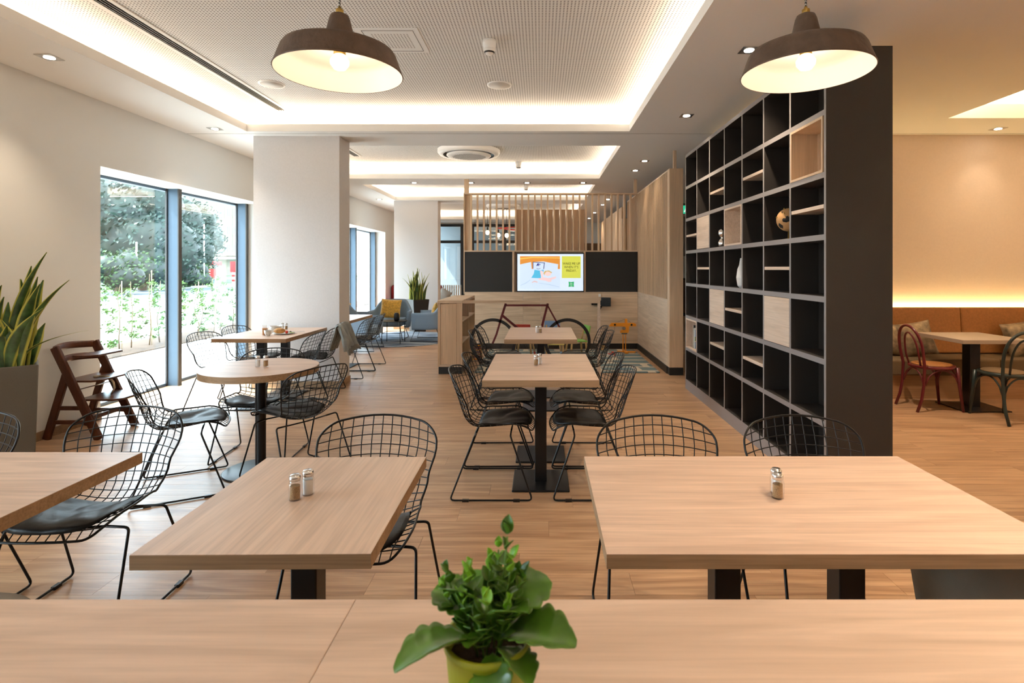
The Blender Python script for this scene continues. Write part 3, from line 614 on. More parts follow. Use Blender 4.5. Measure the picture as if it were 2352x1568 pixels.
def ring(n, c, r1, r0):
    b = MB(); vs = []; N = 56
    for k in range(N):
        a = 2 * math.pi * k / N
        for r in (r0, r1):
            for y in (-.004, .004): vs.append((c[0] + ox + r * math.cos(a), y, c[1] + r * math.sin(a)))
    fs = []
    for k in range(N):
        i, j = 4 * k, 4 * ((k + 1) % N)
        fs += [(i, i+2, j+2, j), (i+1, j+1, j+3, i+3), (i, j, j+1, i+1), (i+2, i+3, j+3, j+2)]
    b.add(vs, fs); return obj(n, b, BKM, bk)
ring('wheel', (-.663, .449), .323, .281); ring('wheel', (.371, .449), .323, .281)
bar('head_tube', [(-.484, .978), (-.56, .74)], .032); bar('fork', [(-.555, .75), (-.615, .545), (-.667, .423)], .028); bar('top_tube', [(-.50, .952), (.088, .952)], .028)
bar('down_tube', [(-.53, .81), (-.047, .41)], .034); bar('seat_tube', [(.098, .978), (-.047, .41)], .032); bar('seat_stay', [(.094, .95), (.371, .449)], .022); bar('chain_stay', [(-.047, .41), (.371, .445)], .022)
obj('chainring', MB().prism([(.099 + .05 * math.cos(k * .393), .41 + .05 * math.sin(k * .393)) for k in range(16)], -.006, .004), BKM, bk)
# ---------------------------------------------------------------- play corner contents
def rugmat():
    m, nt, b = newmat('patterned_rug'); L = nt.links.new; tc = node(nt, 'ShaderNodeTexCoord'); mp = node(nt, 'ShaderNodeMapping'); mp.inputs['Scale'].default_value = (1.9, 2.6, 1); L(tc.outputs['Object'], mp.inputs[0])
    nz = node(nt, 'ShaderNodeTexNoise'); nz.inputs['Scale'].default_value = 1.4; L(mp.outputs[0], nz.inputs[0])
    mx0 = node(nt, 'ShaderNodeMixRGB'); mx0.inputs[0].default_value = .22; L(mp.outputs[0], mx0.inputs[1]); L(nz.outputs['Color'], mx0.inputs[2])
    v = node(nt, 'ShaderNodeTexBrick'); v.inputs['Scale'].default_value = 1.0; v.inputs['Mortar Size'].default_value = .075; v.inputs['Mortar Smooth'].default_value = .0
    v.inputs['Brick Width'].default_value = 1.15; v.inputs['Row Height'].default_value = .62; v.offset = .37; v.squash = .7; v.squash_frequency = 3
    v.inputs['Color1'].default_value = (0, 0, 0, 1); v.inputs['Color2'].default_value = (0, 0, 0, 1); v.inputs['Mortar'].default_value = (1, 1, 1, 1); L(mx0.outputs[0], v.inputs['Vector'])
    n2 = node(nt, 'ShaderNodeTexNoise'); n2.inputs['Scale'].default_value = 60; L(tc.outputs['Object'], n2.inputs[0])
    mx = node(nt, 'ShaderNodeMixRGB'); mx.inputs[1].default_value = (.155, .225, .25, 1); mx.inputs[2].default_value = (.60, .53, .43, 1); L(v.outputs['Color'], mx.inputs[0]); L(mx.outputs[0], b.inputs['Base Color']); b.inputs['Roughness'].default_value = .95
    bp = node(nt, 'ShaderNodeBump'); bp.inputs['Strength'].default_value = .4; L(n2.outputs[0], bp.inputs['Height']); L(bp.outputs[0], b.inputs['Normal']); return m
tag(obj('rug', MB().box(-1.3, 1.3, -1.08, 1.08, 0, .014), rugmat(), loc=(.37, 8.75, .0), bevel=.006), 'teal and cream patterned rug in the play corner', 'rug')
NW = mat('natural_pine', (.62, .40, .17), .5, var=.1, nscale=20)
cols = {'red': mat('paint_red', (.55, .04, .025), .4), 'blue': mat('paint_blue', (.20, .35, .62), .4), 'green': mat('paint_green', (.25, .62, .10), .4), 'yellow': mat('paint_yellow', (.72, .62, .16), .4), 'orange': mat('paint_orange', (.90, .33, .02), .4)}
def kid_chair(x, y, rz, c, back, foot, lab, seat_z=.29):
    t = thing('childrens_chair' if back else 'childrens_stool', lab, 'chair' if back else 'stool', (x, y, .014), rz, "children's seats on the play rug")
    obj('seat', MB().box(-.14, .14, -.14, .14, seat_z, seat_z + .018), cols[c], t, bevel=.008)
    for i in (-1, 1):
        for j in (-1, 1):
            l = obj('leg', MB().tube([(i * .14, j * .14, .055), (i * .115, j * .115, seat_z)], [.016, .016], 10), NW, t)
            obj('painted_foot', MB().tube([(i * .148, j * .148, 0), (i * .14, j * .14, .055)], .0165, 10), cols[foot], l)
    if back:
        for j in (-1, 1): obj('back_post', MB().tube([(-.12, j * .10, seat_z), (-.16, j * .10, .47)], .012, 8), NW, t)
        obj('backrest', MB().beam((-.163, 0, .40), (-.185, 0, .54), .27, .018, up=(1, 0, 0)), cols[c], t, bevel=.006)
kid_chair(-.27, 9.1, 80, 'red', 1, 'red', "child's chair with red seat behind the bicycle panel")
kid_chair(.22, 8.42, 0, 'yellow', 0, 'blue', "child's stool with yellow seat and blue feet")
kid_chair(.20, 9.35, -90, 'blue', 1, 'blue', "child's chair with blue backrest behind the rear dining table")
kid_chair(.57, 8.75, 195, 'green', 1, 'green', "child's chair with green backrest right of the rear table")
OR = cols['orange']
t = thing('toy_crane', 'orange toy tower crane standing on the play rug', 'toy', (1.435, 9.42, .014))
obj('base', MB().beam((-.12, .03, .02), (.19, -.02, .02), .05, .022).beam((.02, -.14, .02), (.02, .12, .02), .05, .02), OR, t)
for x in (-.022, .022): obj('mast', MB().box(x - .007, x + .007, -.012, .012, .02, .33), OR, t)
obj('turntable', MB().cyl(0, 0, .325, .345, .05, 20), M['pot_grey'], t); obj('cab', MB().prism([(-.07, .345), (.07, .345), (.08, .43), (.08, .47), (-.03, .47), (-.03, .40), (-.07, .38)], -.03, .03), OR, t, bevel=.004)
obj('jib', MB().prism([(-.26, .455), (.20, .455), (.20, .50), (.16, .515), (-.22, .515), (-.26, .47)], -.022, .022), OR, t, bevel=.004); obj('tower_head', MB().box(.01, .05, -.02, .02, .47, .585), OR, t, bevel=.004)
obj('knob', MB().prism([(-.165 + .018 * math.cos(k * .6), .485 + .018 * math.sin(k * .6)) for k in range(10)], -.034, .034), M['black'], t); obj('knob', MB().prism([(.12 + .018 * math.cos(k * .6), .485 + .018 * math.sin(k * .6)) for k in range(10)], -.034, .034), M['black'], t)
obj('drum', MB().prism([(-.01 + .03 * math.cos(k * .45), .425 + .03 * math.sin(k * .45)) for k in range(14)], -.04, .04), M['chrome'], t)
obj('cable', MB().tube([(-.165, 0, .51), (.03, 0, .585), (.12, 0, .51)], .002, 4).tube([(-.165, 0, .46), (-.165, 0, .36)], .002, 4), M['black'], t)
t = thing('toy_track', 'pile of small red and white toy pieces beside the crane', 'toy', (1.2, 9.15, .014))
for k in range(9):
    a = random.random() * 6; x, y = random.uniform(-.16, .18), random.uniform(-.2, .2)
    obj('block', MB().beam((x, y, .012 + .006 * (k % 3)), (x + .07 * math.cos(a), y + .07 * math.sin(a), .014 + .006 * (k % 3)), .03, .018), cols['red'] if k % 2 else M['white'], t)
t = thing('toy_abacus', 'red slatted wooden toy standing behind the left chairs', 'toy', (-1.0, 8.6, .014), 30)
for k in range(7): obj('rung', MB().tube([(-.07, 0, .03 + k * .035), (.07, 0, .03 + k * .035)], .01, 8), cols['red'] if k % 2 else cols['orange'], t)
for x in (-.075, .075): obj('side_post', MB().box(x - .008, x + .008, -.02, .02, 0, .29), NW, t)
t = thing('wooden_toy_block', 'flat wooden toy shape leaning by the far plinth', 'toy', (1.08, 9.75, .014))
obj('block', MB().prism([(-.07, .05), (.08, .05), (.08, .075), (.02, .085), (-.05, .078)], -.03, .03), NW, t); obj('foot', MB().box(-.04, .05, -.03, .03, 0, .05), NW, t)
t = thing('wall_tablet', 'black game tablet mounted on the oak wall below the screen', 'tablet', (1.06, 9.98, .86))
obj('arm', MB().box(-.14, .16, -.06, 0, -.06, .02), M['black'], t, bevel=.004); obj('tablet', MB().beam((.03, -.08, .0), (.20, -.12, .0), .02, .16, up=(0, 0, 1)), M['black'], t, bevel=.004)
obj('socket', MB().box(-.01, .03, -.015, 0, .09, .14), M['white'], t); obj('bracket', MB().prism([(.0, -.14), (.02, -.14), (.05, -.08), (0, -.06)], -.08, -.02), M['black'], t)
# ---------------------------------------------------------------- wire chair
def lerp_tab(t, tab):
    for a, b in zip(tab[:-1], tab[1:]):
        if t <= b[0]:
            f = (t - a[0]) / (b[0] - a[0]); f = f * f * (3 - 2 * f) if len(a) == 2 else f
            return [p + (q - p) * f for p, q in zip(a[1:], b[1:])]
    return list(tab[-1][1:])
PROF = [(.275, .418), (.235, .440), (.15, .436), (.05, .420), (-.05, .408), (-.13, .412), (-.185, .450), (-.215, .515), (-.245, .61), (-.275, .70), (-.305, .795)]
CS = []
for i in range(len(PROF) - 1):
    P0, P1, P2, P3 = [Vector(PROF[max(0, min(len(PROF) - 1, i + k))]) for k in (-1, 0, 1, 2)]
    for q in range(8):
        t = q / 8; CS.append(.5 * ((2 * P1) + (P2 - P0) * t + (2*P0 - 5*P1 + 4*P2 - P3) * t*t + (3*P1 - P0 - 3*P2 + P3) * t**3))
CS.append(Vector(PROF[-1])); acc = [0]
for a, b in zip(CS[:-1], CS[1:]): acc.append(acc[-1] + (b - a).length)
TOT = acc[-1]
def prof(s):
    d = max(0, min(1, s)) * TOT
    for i in range(len(acc) - 1):
        if d <= acc[i + 1] + 1e-9:
            f = (d - acc[i]) / (acc[i+1] - acc[i]); return CS[i] + (CS[i+1] - CS[i]) * f
    return CS[-1]
def hw(s): return lerp_tab(s, [(0, .215), (.18, .235), (.40, .222), (.52, .212), (.70, .235), (.88, .262), (1, .258)])[0]
def shell(s, t):
    c = prof(s); y = t * hw(s)
    dx, dz = lerp_tab(s, [(0, -.03, -.005), (.15, 0, .038), (.40, .0, .070), (.55, .055, .045), (.75, .085, .0), (1, .075, -.035)])
    q = t * t; return Vector((c.x + dx * q, y, c.y + dz * q))
CRS, CRT = .085, .30      # corner rounding, along s and t
def slim(t):
    a = abs(t)
    if a <= 1 - CRT: return 0, 1
    k = 1 - math.sqrt(max(0, 1 - ((a - (1 - CRT)) / CRT) ** 2)); return CRS * k, 1 - CRS * k
def tlim(s):
    d = min(s, 1 - s)
    if d >= CRS: return 1
    return 1 - CRT + CRT * math.sqrt(max(0, 1 - ((CRS - d) / CRS) ** 2))
def wire_meshes():
    g = MB(); n = 12
    for j in range(1, n):
        t = -1 + 2 * j / n; a, b = slim(t); g.tube([shell(a + (b - a) * i / 22, t) for i in range(23)], .0025, 5, caps=False)
    for k in range(1, 20):
        s = k / 20; tl = tlim(s); g.tube([shell(s, -tl + 2 * tl * i / 10) for i in range(11)], .0025, 5, caps=False)
    rim = []
    N = 8
    for i in range(N + 1): a = math.pi / 2 * i / N; rim.append((CRS * (1 - math.sin(a)), 1 - CRT + CRT * math.cos(a)))
    rim = rim[::-1]                      # s=0 edge -> side (t=+1)
    pts = [(q[0], q[1]) for q in rim]
    pts = [(CRS * (1 - math.sin(a)), 1 - CRT + CRT * math.cos(a)) for a in [math.pi/2 * (1 - i / N) for i in range(N + 1)]]
    pts += [(CRS + (1 - 2 * CRS) * i / 20, 1) for i in range(1, 20)]
    pts += [(1 - CRS * (1 - math.sin(a)), 1 - CRT + CRT * math.cos(a)) for a in [math.pi/2 * i / N for i in range(N + 1)]]
    full = pts + [(1, (1 - CRT) * (1 - 2 * i / 8)) for i in range(1, 8)] + [(s, -t) for s, t in pts[::-1]] + [(0, (1 - CRT) * (-1 + 2 * i / 8)) for i in range(1, 8)]
    r = MB().tube([shell(s, t) for s, t in full], .0050, 6, closed=True)
    cu = MB(); vs = []; K = 18
    for side in (0, 1):
        for i in range(K + 1):
            for j in range(K + 1):
                u, v = -1 + 2 * i / K, -1 + 2 * j / K
                # rounded square pad
                m = max(abs(u), abs(v)); l = (abs(u) ** 5 + abs(v) ** 5) ** .2; q = m / l if l else 1
                uu, vv = u * q, v * q; s = .245 + uu * .215; t = vv * .86
                p = shell(s, t); e = 1 - max(abs(u), abs(v)) ** 6
                wr = .006 * noise.noise(Vector((uu * 2.2, vv * 3.2, 1.7))) + .004 * math.sin(vv * 9 + uu * 3 + 2 * noise.noise(Vector((uu * 2, vv * 2, 0))))
                h = .006 + (e * (.017 + wr) if side else 0)
                vs.append((p.x, p.y, p.z + h))
    n1 = (K + 1) ** 2; fs = []
    for i in range(K):
        for j in range(K):
            a = i * (K + 1) + j; fs.append((a, a + K + 1, a + K + 2, a + 1)[::-1]); fs.append(tuple(n1 + x for x in (a, a + K + 1, a + K + 2, a + 1)))
    for i in range(K):
        for a, b in ((i, i + 1), ((i + 1) * (K + 1), i * (K + 1)), (i * (K + 1) + K, (i + 1) * (K + 1) + K), (n1 - 1 - i, n1 - 2 - i)):
            fs.append((a, b, n1 + b, n1 + a))
    cu.add(vs, fs, True)
    return g, r, cu
wg_, wr_, wc_ = wire_meshes()
def leg_mb(sd):
    def arc(p, a, b, n=4, r=.03):   # round the corner p between a and b
        p, a, b = Vector(p), Vector(a), Vector(b); u = (a - p).normalized() * r; v = (b - p).normalized() * r
        return [p + u * (1 - i / n) ** 2 + v * (i / n) ** 2 for i in range(n + 1)]
    A, B, C_, D = (.12, sd * .245, .402), (.26, sd * .275, .0085), (-.26, sd * .275, .0085), (-.11, sd * .245, .395)
    a0, d0 = (.12, sd * .15, .408), (-.11, sd * .15, .392)
    pts = [a0] + arc(A, a0, B, r=.02) + arc(B, A, C_) + arc(C_, B, D) + arc(D, C_, d0, r=.02) + [d0]
    return MB().tube(pts, .0058, 7)
def make_chair():
    t = thing('wire_chair', 'x', 'chair')
    obj('wire_grid', wg_, M['wire'], t, kind='stuff'); obj('rim', wr_, M['wire'], t)
    obj('seat_pad', wc_, M['leather'], t, label='black leather seat pad')
    for sd_ in (1, -1):
        l = obj('sled_leg', leg_mb(sd_), M['wire'], t)
        for x in (.16, -.16): obj('foot_glide', MB().box(x - .02, x + .02, sd_ * .275 - .009, sd_ * .275 + .009, 0, .015), M['black'], l)
    obj('crossbar', MB().tube([(.12, -.16, .408), (.12, 0, .400), (.12, .16, .408)], .0055, 6), M['wire'], t)
    obj('crossbar', MB().tube([(-.11, -.16, .392), (-.11, 0, .388), (-.11, .16, .392)], .0055, 6), M['wire'], t)
    return t
ch0 = make_chair(); first = [1]
def chair(x, y, rz, lab, grp):
    if first: 
        first.clear(); ch0.location = (x, y, 0); ch0.rotation_euler = (0, 0, R(rz)); ch0['label'] = lab; ch0['group'] = grp; return ch0
    return dup(ch0, (x, y, 0), rz, lab, grp)
GF, GM, GR, GW = 'wire chairs behind the foreground tables', 'wire chairs at the centre tables', 'wire chairs round the circular table', 'wire chairs near the pillar'
chair(.508, 2.20, -90, 'wire chair behind the big right table, left of the two', GF)
chair(1.157, 2.20, -88, 'wire chair behind the big right table, in front of the bookcase', GF)
chair(-.72, 2.21, -90, 'wire chair behind the oak table with two shakers left of the potted plant', GF)
chair(-1.94, 2.365, -88, 'wire chair with wrinkled black pad behind the far left table', GF)
chair(-2.62, 2.27, -90, 'wire chair cut by the left edge of the photo', GF)
chair(-.312, 3.72, 0, 'front left wire chair at the middle square table', GM)
chair(-.312, 4.31, 1, 'rear left wire chair at the middle square table', GM)
chair(.335, 3.72, 180, 'front right wire chair at the middle square table', GM)
chair(.345, 4.31, 179, 'rear right wire chair at the middle square table', GM)
chair(-.47, 5.92, 0, 'nearer left wire chair at the rear centre table by the bicycle wheel', GM)
chair(-.47, 6.42, 2, 'farther left wire chair at the rear centre table', GM)
chair(.48, 5.90, 180, 'nearer right wire chair at the rear centre table', GM)
chair(.48, 6.40, 178, 'farther right wire chair at the rear centre table', GM)
chair(-2.40, 3.68, 28, 'wire chair left of the round table beside the high chair', GR)
chair(-2.20, 4.32, -86, 'wire chair behind the round table', GR)
chair(-1.74, 3.93, 150, 'wire chair with its back to the camera right of the round table', GR)
chair(-3.30, 5.72, -6, 'wire chair by the window, nearer of the two left of the breakfast table', GW)
chair(-3.32, 6.36, -6, 'wire chair by the window, farther one left of the breakfast table', GW)
chair(-2.62, 5.83, 180, 'wire chair right of the breakfast table, nearer of the two', GW)
chair(-2.63, 6.40, 180, 'wire chair carrying the denim jacket', GW)
chair(-2.60, 7.52, 180, 'nearer wire chair at the table behind the pillar', GW)
chair(-2.62, 8.10, 180, 'farther wire chair at the table behind the pillar', GW)
# ---------------------------------------------------------------- tables
def table(x, y, wx, wy, lab, cat='table', posts=((0, 0),), th=.042, m='table', plate=.38, rz=0, grp='oak topped pedestal tables', rnd=False, post=.08, zt=.75):
    t = thing('round_table' if rnd else 'dining_table', lab, cat, (x, y, 0), rz, grp)
    if rnd:
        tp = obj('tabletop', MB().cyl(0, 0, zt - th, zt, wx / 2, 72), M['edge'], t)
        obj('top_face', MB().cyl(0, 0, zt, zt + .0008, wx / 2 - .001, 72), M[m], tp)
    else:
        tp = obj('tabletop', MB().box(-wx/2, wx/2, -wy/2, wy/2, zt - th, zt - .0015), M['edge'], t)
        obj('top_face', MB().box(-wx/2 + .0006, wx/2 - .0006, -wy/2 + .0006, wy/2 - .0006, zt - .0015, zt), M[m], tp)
    for px, py in posts:
        if rnd: obj('post', MB().cyl(px, py, .012, zt - th, .036, 24), M['black'], t)
        else: obj('post', MB().box(px - post/2, px + post/2, py - post/2, py + post/2, .012, zt - th - .004), M['black'], t, bevel=.004)
        obj('top_bracket', MB().box(px - .13, px + .13, py - .13, py + .13, zt - th - .006, zt - th), M['black'], t)
        if rnd: obj('base_plate', MB().lathe([(.25, 0), (.25, .008), (.24, .012), (0, .012)], (px, py, 0), 48), M['black'], t)
        else: obj('base_plate', MB().box(px - plate/2, px + plate/2, py - plate/2, py + plate/2, 0, .014), M['black'], t, bevel=.006)
    return t
table(.7615, 1.73, 1.193, .716, 'wide oak table at right foreground with one shaker pair', posts=((-.184, 0), (.20, 0)), th=.037)
table(-.73, 1.725, .60, .708, 'oak table left of the potted plant with pepper and salt', m='table_y', rz=.7, th=.038)
table(-2.15, 1.77, 1.20, .73, 'oak table cut by the left edge, its side edge lit orange', posts=((-.3, 0), (.05, 0)), th=.042)
table(0, 3.7745, .751, .534, 'front half of the middle pair of square tables', th=.045)
table(0, 4.312, .751, .538, 'rear half of the middle pair of square tables, carrying the shakers', th=.045)
table(0, 5.80, .736, .56, 'front half of the rear centre table pair', th=.045)
table(0, 6.365, .736, .56, 'rear half of the rear centre table pair near the play corner', th=.045)
table(-2.035, 3.985, .79, .79, 'round oak table with two shakers left of centre', rnd=True, th=.044)
table(-2.964, 5.83, .757, .535, 'breakfast table half nearer the camera, with plate and juice', th=.040)
table(-2.964, 6.37, .757, .54, 'breakfast table half against the pillar with the shakers', th=.040)
table(-2.98, 7.68, .757, .535, 'oak table half just behind the near pillar', th=.04)
table(-2.98, 8.22, .757, .535, 'oak table half behind the pillar, nearer the blue armchairs', th=.04)
M['speckle'] = mat('grey_speckled_top', (.44, .36, .29), .6, var=.15, nscale=300)
t = thing('bistro_table', 'grey beige square table in front of the tan bench', 'table', (4.55, 5.80, 0))
obj('tabletop', MB().box(-.345, .345, -.34, .345, .71, .75), M['speckle'], t, bevel=.003); obj('post', MB().box(-.055, .055, -.055, .055, .012, .71), M['black'], t, bevel=.004); obj('base_plate', MB().box(-.24, .24, -.23, .2, 0, .012), M['black'], t, bevel=.004)
# ---------------------------------------------------------------- foreground counter and plant
ct = thing('counter', 'blurred pale oak counter across the bottom of the picture', 'counter', (0, .6, 0))
for x0, x1 in ((-1.9, -.3163), (-.3153, 1.9)):
    obj('counter_top', MB().box(x0, x1, -.25, .337, .86, .90), M['counter'], ct, bevel=.001)
obj('front_panel', MB().box(-1.8, 1.8, .20, .22, .08, .86), M['edge'], ct); obj('plinth', MB().box(-1.78, 1.78, -.1, .19, 0, .08), M['plinth'], ct)
for x in (-1.8, 0, 1.78): obj('side_panel', MB().box(x, x + .02, -.2, .20, .08, .86), M['oak_v'], ct)
def add_edge(me, vals):
    a = me.attributes.new('edge', 'FLOAT', 'POINT'); a.data.foreach_set('value', vals)
def leaf_mesh(name, L_, W, m, scallop=0, curl=.0, n=14, cup=.25, th=.0012, tipw=.0, edge=.8, droop=0):
    v = []; e = []; cols_ = (-1, -.82, -.35, 0, .35, .82, 1)
    for side in (1, 0):
        for i in range(n + 1):
            u = i / n; ww = W * ((math.sin(math.pi * min(1, u ** .8 * .97 + .02)) ** .75) if not scallop else max(.05, math.sin(math.pi * min(.985, u ** 1.5 * .98 + .02))) ** .55)
            if scallop: ww *= 1 + scallop * abs(math.sin(u * math.pi * 5.5)) * (1 if u > .25 else 0)
            for c in cols_:
                x = L_ * u; z = curl * L_ * math.sin(u * 1.5) - droop * L_ * u * u + cup * ww * c * c; 
                v.append((x, c * ww, z + (th if side else 0))); e.append(edge if abs(c) > .9 else 0)
    k = len(cols_); f = []; n1 = (n + 1) * k
    for i in range(n):
        for j in range(k - 1):
            a = i * k + j; f.append((a, a + k, a + k + 1, a + 1)); f.append(tuple(n1 + q for q in (a, a + 1, a + k + 1, a + k)))
        f.append((i * k, n1 + i * k, n1 + (i + 1) * k, (i + 1) * k)); f.append((i * k + k - 1, (i + 1) * k + k - 1, n1 + (i + 1) * k + k - 1, n1 + i * k + k - 1))
    mb = MB(); mb.add(v, f, True); me = mb.mesh(name, m); add_edge(me, e); return me
pl = thing('potted_succulent', 'green scalloped succulent in a lime green pot on the counter', 'potted plant', (-.062, .645, .90))
obj('pot', MB().lathe([(.036, 0), (.038, .003), (.0495, .125), (.0515, .127), (.0515, .135), (.0475, .135), (.0455, .105), (0, .10)], (0,0,0), 40), M['limepot'], pl, label='lime green plastic pot')
obj('soil', MB().cyl(0, 0, .10, .112, .045, 24), M['soil'], pl)
big = leaf_mesh('leaf', .082, .029, M['kal'], .20, .12, cup=.35, edge=.25, droop=.38, n=33)
for k, (az, el, s, z, rr) in enumerate(((205, 14, 1.15, .128, .012), (160, 30, .82, .150, .01), (-48, 8, .72, .128, .02), (-16, 20, 1.08, .132, .015), (22, 34, .92, .150, .01), (180, 40, .7, .165, .005), (-80, -12, .75, .128, .026), (60, 40, .8, .15, .01), (120, 38, .8, .145, .01), (-35, 48, .7, .15, .01), (245, 35, .5, .135, .01))):
    o = obj('leaf', big, None, pl, (rr * math.cos(R(az)), rr * math.sin(R(az)), z)); o.rotation_euler = (R(random.uniform(-25, 25)), -R(el), R(az)); o.scale = (s,) * 3
sm_ = leaf_mesh('small_leaf', .020, .0075, M['kal'], 0, .1, 6, .3, .0008, edge=.2); sn_ = leaf_mesh('young_leaf', .016, .0062, M['kal_new'], 0, .1, 6, .3, .0008, edge=.2)
for k, (az, lean, h) in enumerate(((20, 6, .118), (-5, 10, .098), (185, 10, .085), (178, 27, .088), (172, 38, .072), (200, 18, .066), (0, 22, .080), (90, 10, .085), (270, 12, .072), (30, 24, .07), (140, 16, .078), (320, 20, .066), (255, 20, .05), (60, 6, .10))):
    b = Vector((.012 * math.cos(R(az)), .012 * math.sin(R(az)), .11)); d = Vector((math.cos(R(az)) * math.sin(R(lean)), math.sin(R(az)) * math.sin(R(lean)), math.cos(R(lean))))
    hh = h * 1.18; lean *= .8; d = Vector((math.cos(R(az)) * math.sin(R(lean)), math.sin(R(az)) * math.sin(R(lean)), math.cos(R(lean)))); pts = [b + d * hh * q / 4 + Vector((0, 0, .004 * math.sin(q))) for q in range(5)]
    st = obj('stem', MB().tube(pts, .0012, 5), M['stem'], pl)
    nn = 6
    for q in range(nn):
        f = .35 + .65 * q / (nn - 1); p = b + d * hh * f; top = q >= nn - 2
        for w_ in (0, 180):
            o = obj('small_leaf', sn_ if (top and k % 3 != 0) else sm_, None, pl, tuple(p)); o.rotation_euler = (0, -R(random.uniform(15, 50) + (25 if top else 0)), R(az + w_ + q * 80 + random.uniform(-25, 25))); s = random.uniform(.75, 1.15) * (1.2 - .25 * f); o.scale = (s, s, s)
# ---------------------------------------------------------------- pepper and salt
def make_shaker(fill, lab, loc, grp='salt and pepper shakers'):
    t = thing('shaker', lab, 'shaker', loc, 0, grp)
    obj('jar', MB().lathe([(.016, 0), (.0185, .002), (.0188, .05), (.0165, .058), (.0155, .062)], (0,0,0), 20), M['jar'], t)
    obj('filling', MB().cyl(0, 0, .004, .044 if fill == 'pepper' else .050, .0148, 16), M[fill], t)
    obj('cap', MB().lathe([(.0165, .060), (.0172, .062), (.0172, .071), (.0165, .073), (.013, .078), (0, .079)], (0,0,0), 24), M['chrome'], t)
    return t
SP = make_shaker('pepper', 'pepper shaker on the oak table left of the potted plant', (-.760, 1.697, .75)); SS = make_shaker('salt', 'salt shaker on the oak table left of the potted plant', (-.736, 1.735, .75))
for src, x, y, z, lab in ((SP, .738, 1.709, .75, 'shaker in front on the wide right table'), (SS, .750, 1.748, .75, 'shaker hidden behind another on the wide right table'),
        (SP, -.034, 4.04, .75, 'pepper shaker on the middle square table'), (SS, -.008, 4.10, .75, 'salt shaker behind pepper on the middle square table'),
        (SS, -.040, 6.08, .75, 'salt shaker on the rear centre table'), (SP, -.004, 6.08, .75, 'pepper shaker on the rear centre table'),
        (SS, -2.055, 3.985, .751, 'salt shaker on the round table'), (SP, -2.000, 3.99, .751, 'pepper shaker on the round table'),
        (SS, -3.01, 6.40, .75, 'salt shaker behind the bowl on the breakfast table'), (SP, -2.96, 6.38, .75, 'pepper shaker behind the bread roll on the breakfast table')):
    dup(src, (x, y, z), random.uniform(0, 90), lab, 'salt and pepper shakers')
# ---------------------------------------------------------------- breakfast
CER = mat('white_porcelain', (.72, .73, .72), .25)
t = thing('juice_glass', 'glass of orange juice on the breakfast table', 'glass', (-2.95, 5.86, .75))
obj('glass', MB().lathe([(.024, 0), (.026, .004), (.036, .105), (.034, .105), (.0245, .006), (0, .006)], (0,0,0), 24), M['jar'], t); obj('juice', MB().lathe([(.0235, .006), (.031, .075), (0, .075)], (0,0,0), 24), mat('orange_juice', (.90, .33, .02), .3), t)
t = thing('cup', 'small white cup in front of the juice glass', 'cup', (-2.885, 5.80, .75)); 
obj('body', MB().lathe([(.018, 0), (.02, .003), (.034, .03), (.037, .062), (.035, .062), (.031, .03), (.016, .006), (0, .006)], (0,0,0), 28), CER, t)
obj('handle', MB().tube([(.005, -.034, .048), (.006, -.055, .046), (.006, -.058, .028), (.004, -.03, .018)], .004, 8), CER, t)
t = thing('bowl', 'white bowl with a spoon on the breakfast table', 'bowl', (-2.93, 6.06, .75)); obj('body', MB().lathe([(.035, 0), (.05, .006), (.062, .06), (.064, .078), (.061, .078), (.055, .02), (0, .012)], (0,0,0), 32), CER, t)
tag(obj('spoon', MB().tube([(-.02, 0, .03), (.03, 0, .085), (.055, 0, .115)], [.0035, .0028, .004], 8).ball((-.022, 0, .028), .014, 10, .4), M['chrome'], loc=(-2.905, 6.05, .75)), 'metal spoon leaning out of the white bowl', 'spoon')
t = thing('plate', 'white plate with a bread roll and garnish', 'plate', (-2.80, 5.98, .75)); obj('body', MB().lathe([(.06, 0), (.075, .003), (.115, .014), (.114, .016), (.07, .006), (0, .006)], (0,0,0), 40), CER, t)
def roll(u, v):
    a, b = u * 2 * math.pi, v * math.pi; r = .035 * (1 + .08 * noise.noise(Vector((u * 9, v * 6, 3)))); return (.062 * -math.cos(b), r * math.sin(b) * math.cos(a), .030 + .030 * math.sin(b) * math.sin(a))
tag(obj('bread_roll', MB().grid(roll, 20, 14), mat('bread_crust', (.58, .27, .07), .7, var=.35, nscale=30, bump=.4, bscale=60), loc=(-2.835, 5.955, .757)), 'golden bread roll on the white plate', 'bread')
tag(obj('tomato', MB().ball((0, 0, .014), .016, 14), mat('tomato', (.65, .05, .03), .3), loc=(-2.755, 5.95, .76)), 'red tomato piece beside the bread roll', 'food')
tag(obj('olive', MB().ball((0, 0, .01), .011, 12), mat('olive', (.06, .05, .02), .3), loc=(-2.73, 5.985, .762)), 'dark olive beside the tomato', 'food')
tag(obj('lettuce', MB().grid(lambda u, v: (.05 * (u - .5), .03 * (v - .5), .004 * math.sin(u * 14) + .003), 10, 4), mat('lettuce', (.42, .60, .15), .6), loc=(-2.70, 5.95, .766), solid=.001), 'pale green garnish on the plate rim', 'food')
t = thing('knife', 'table knife lying on the plate rim', 'cutlery', (-2.70, 6.03, .768), 10); obj('blade', MB().box(-.07, .02, -.008, .008, 0, .0015), M['chrome'], t); obj('handle', MB().box(.02, .1, -.007, .007, -.001, .004), M['chrome'], t, bevel=.001)
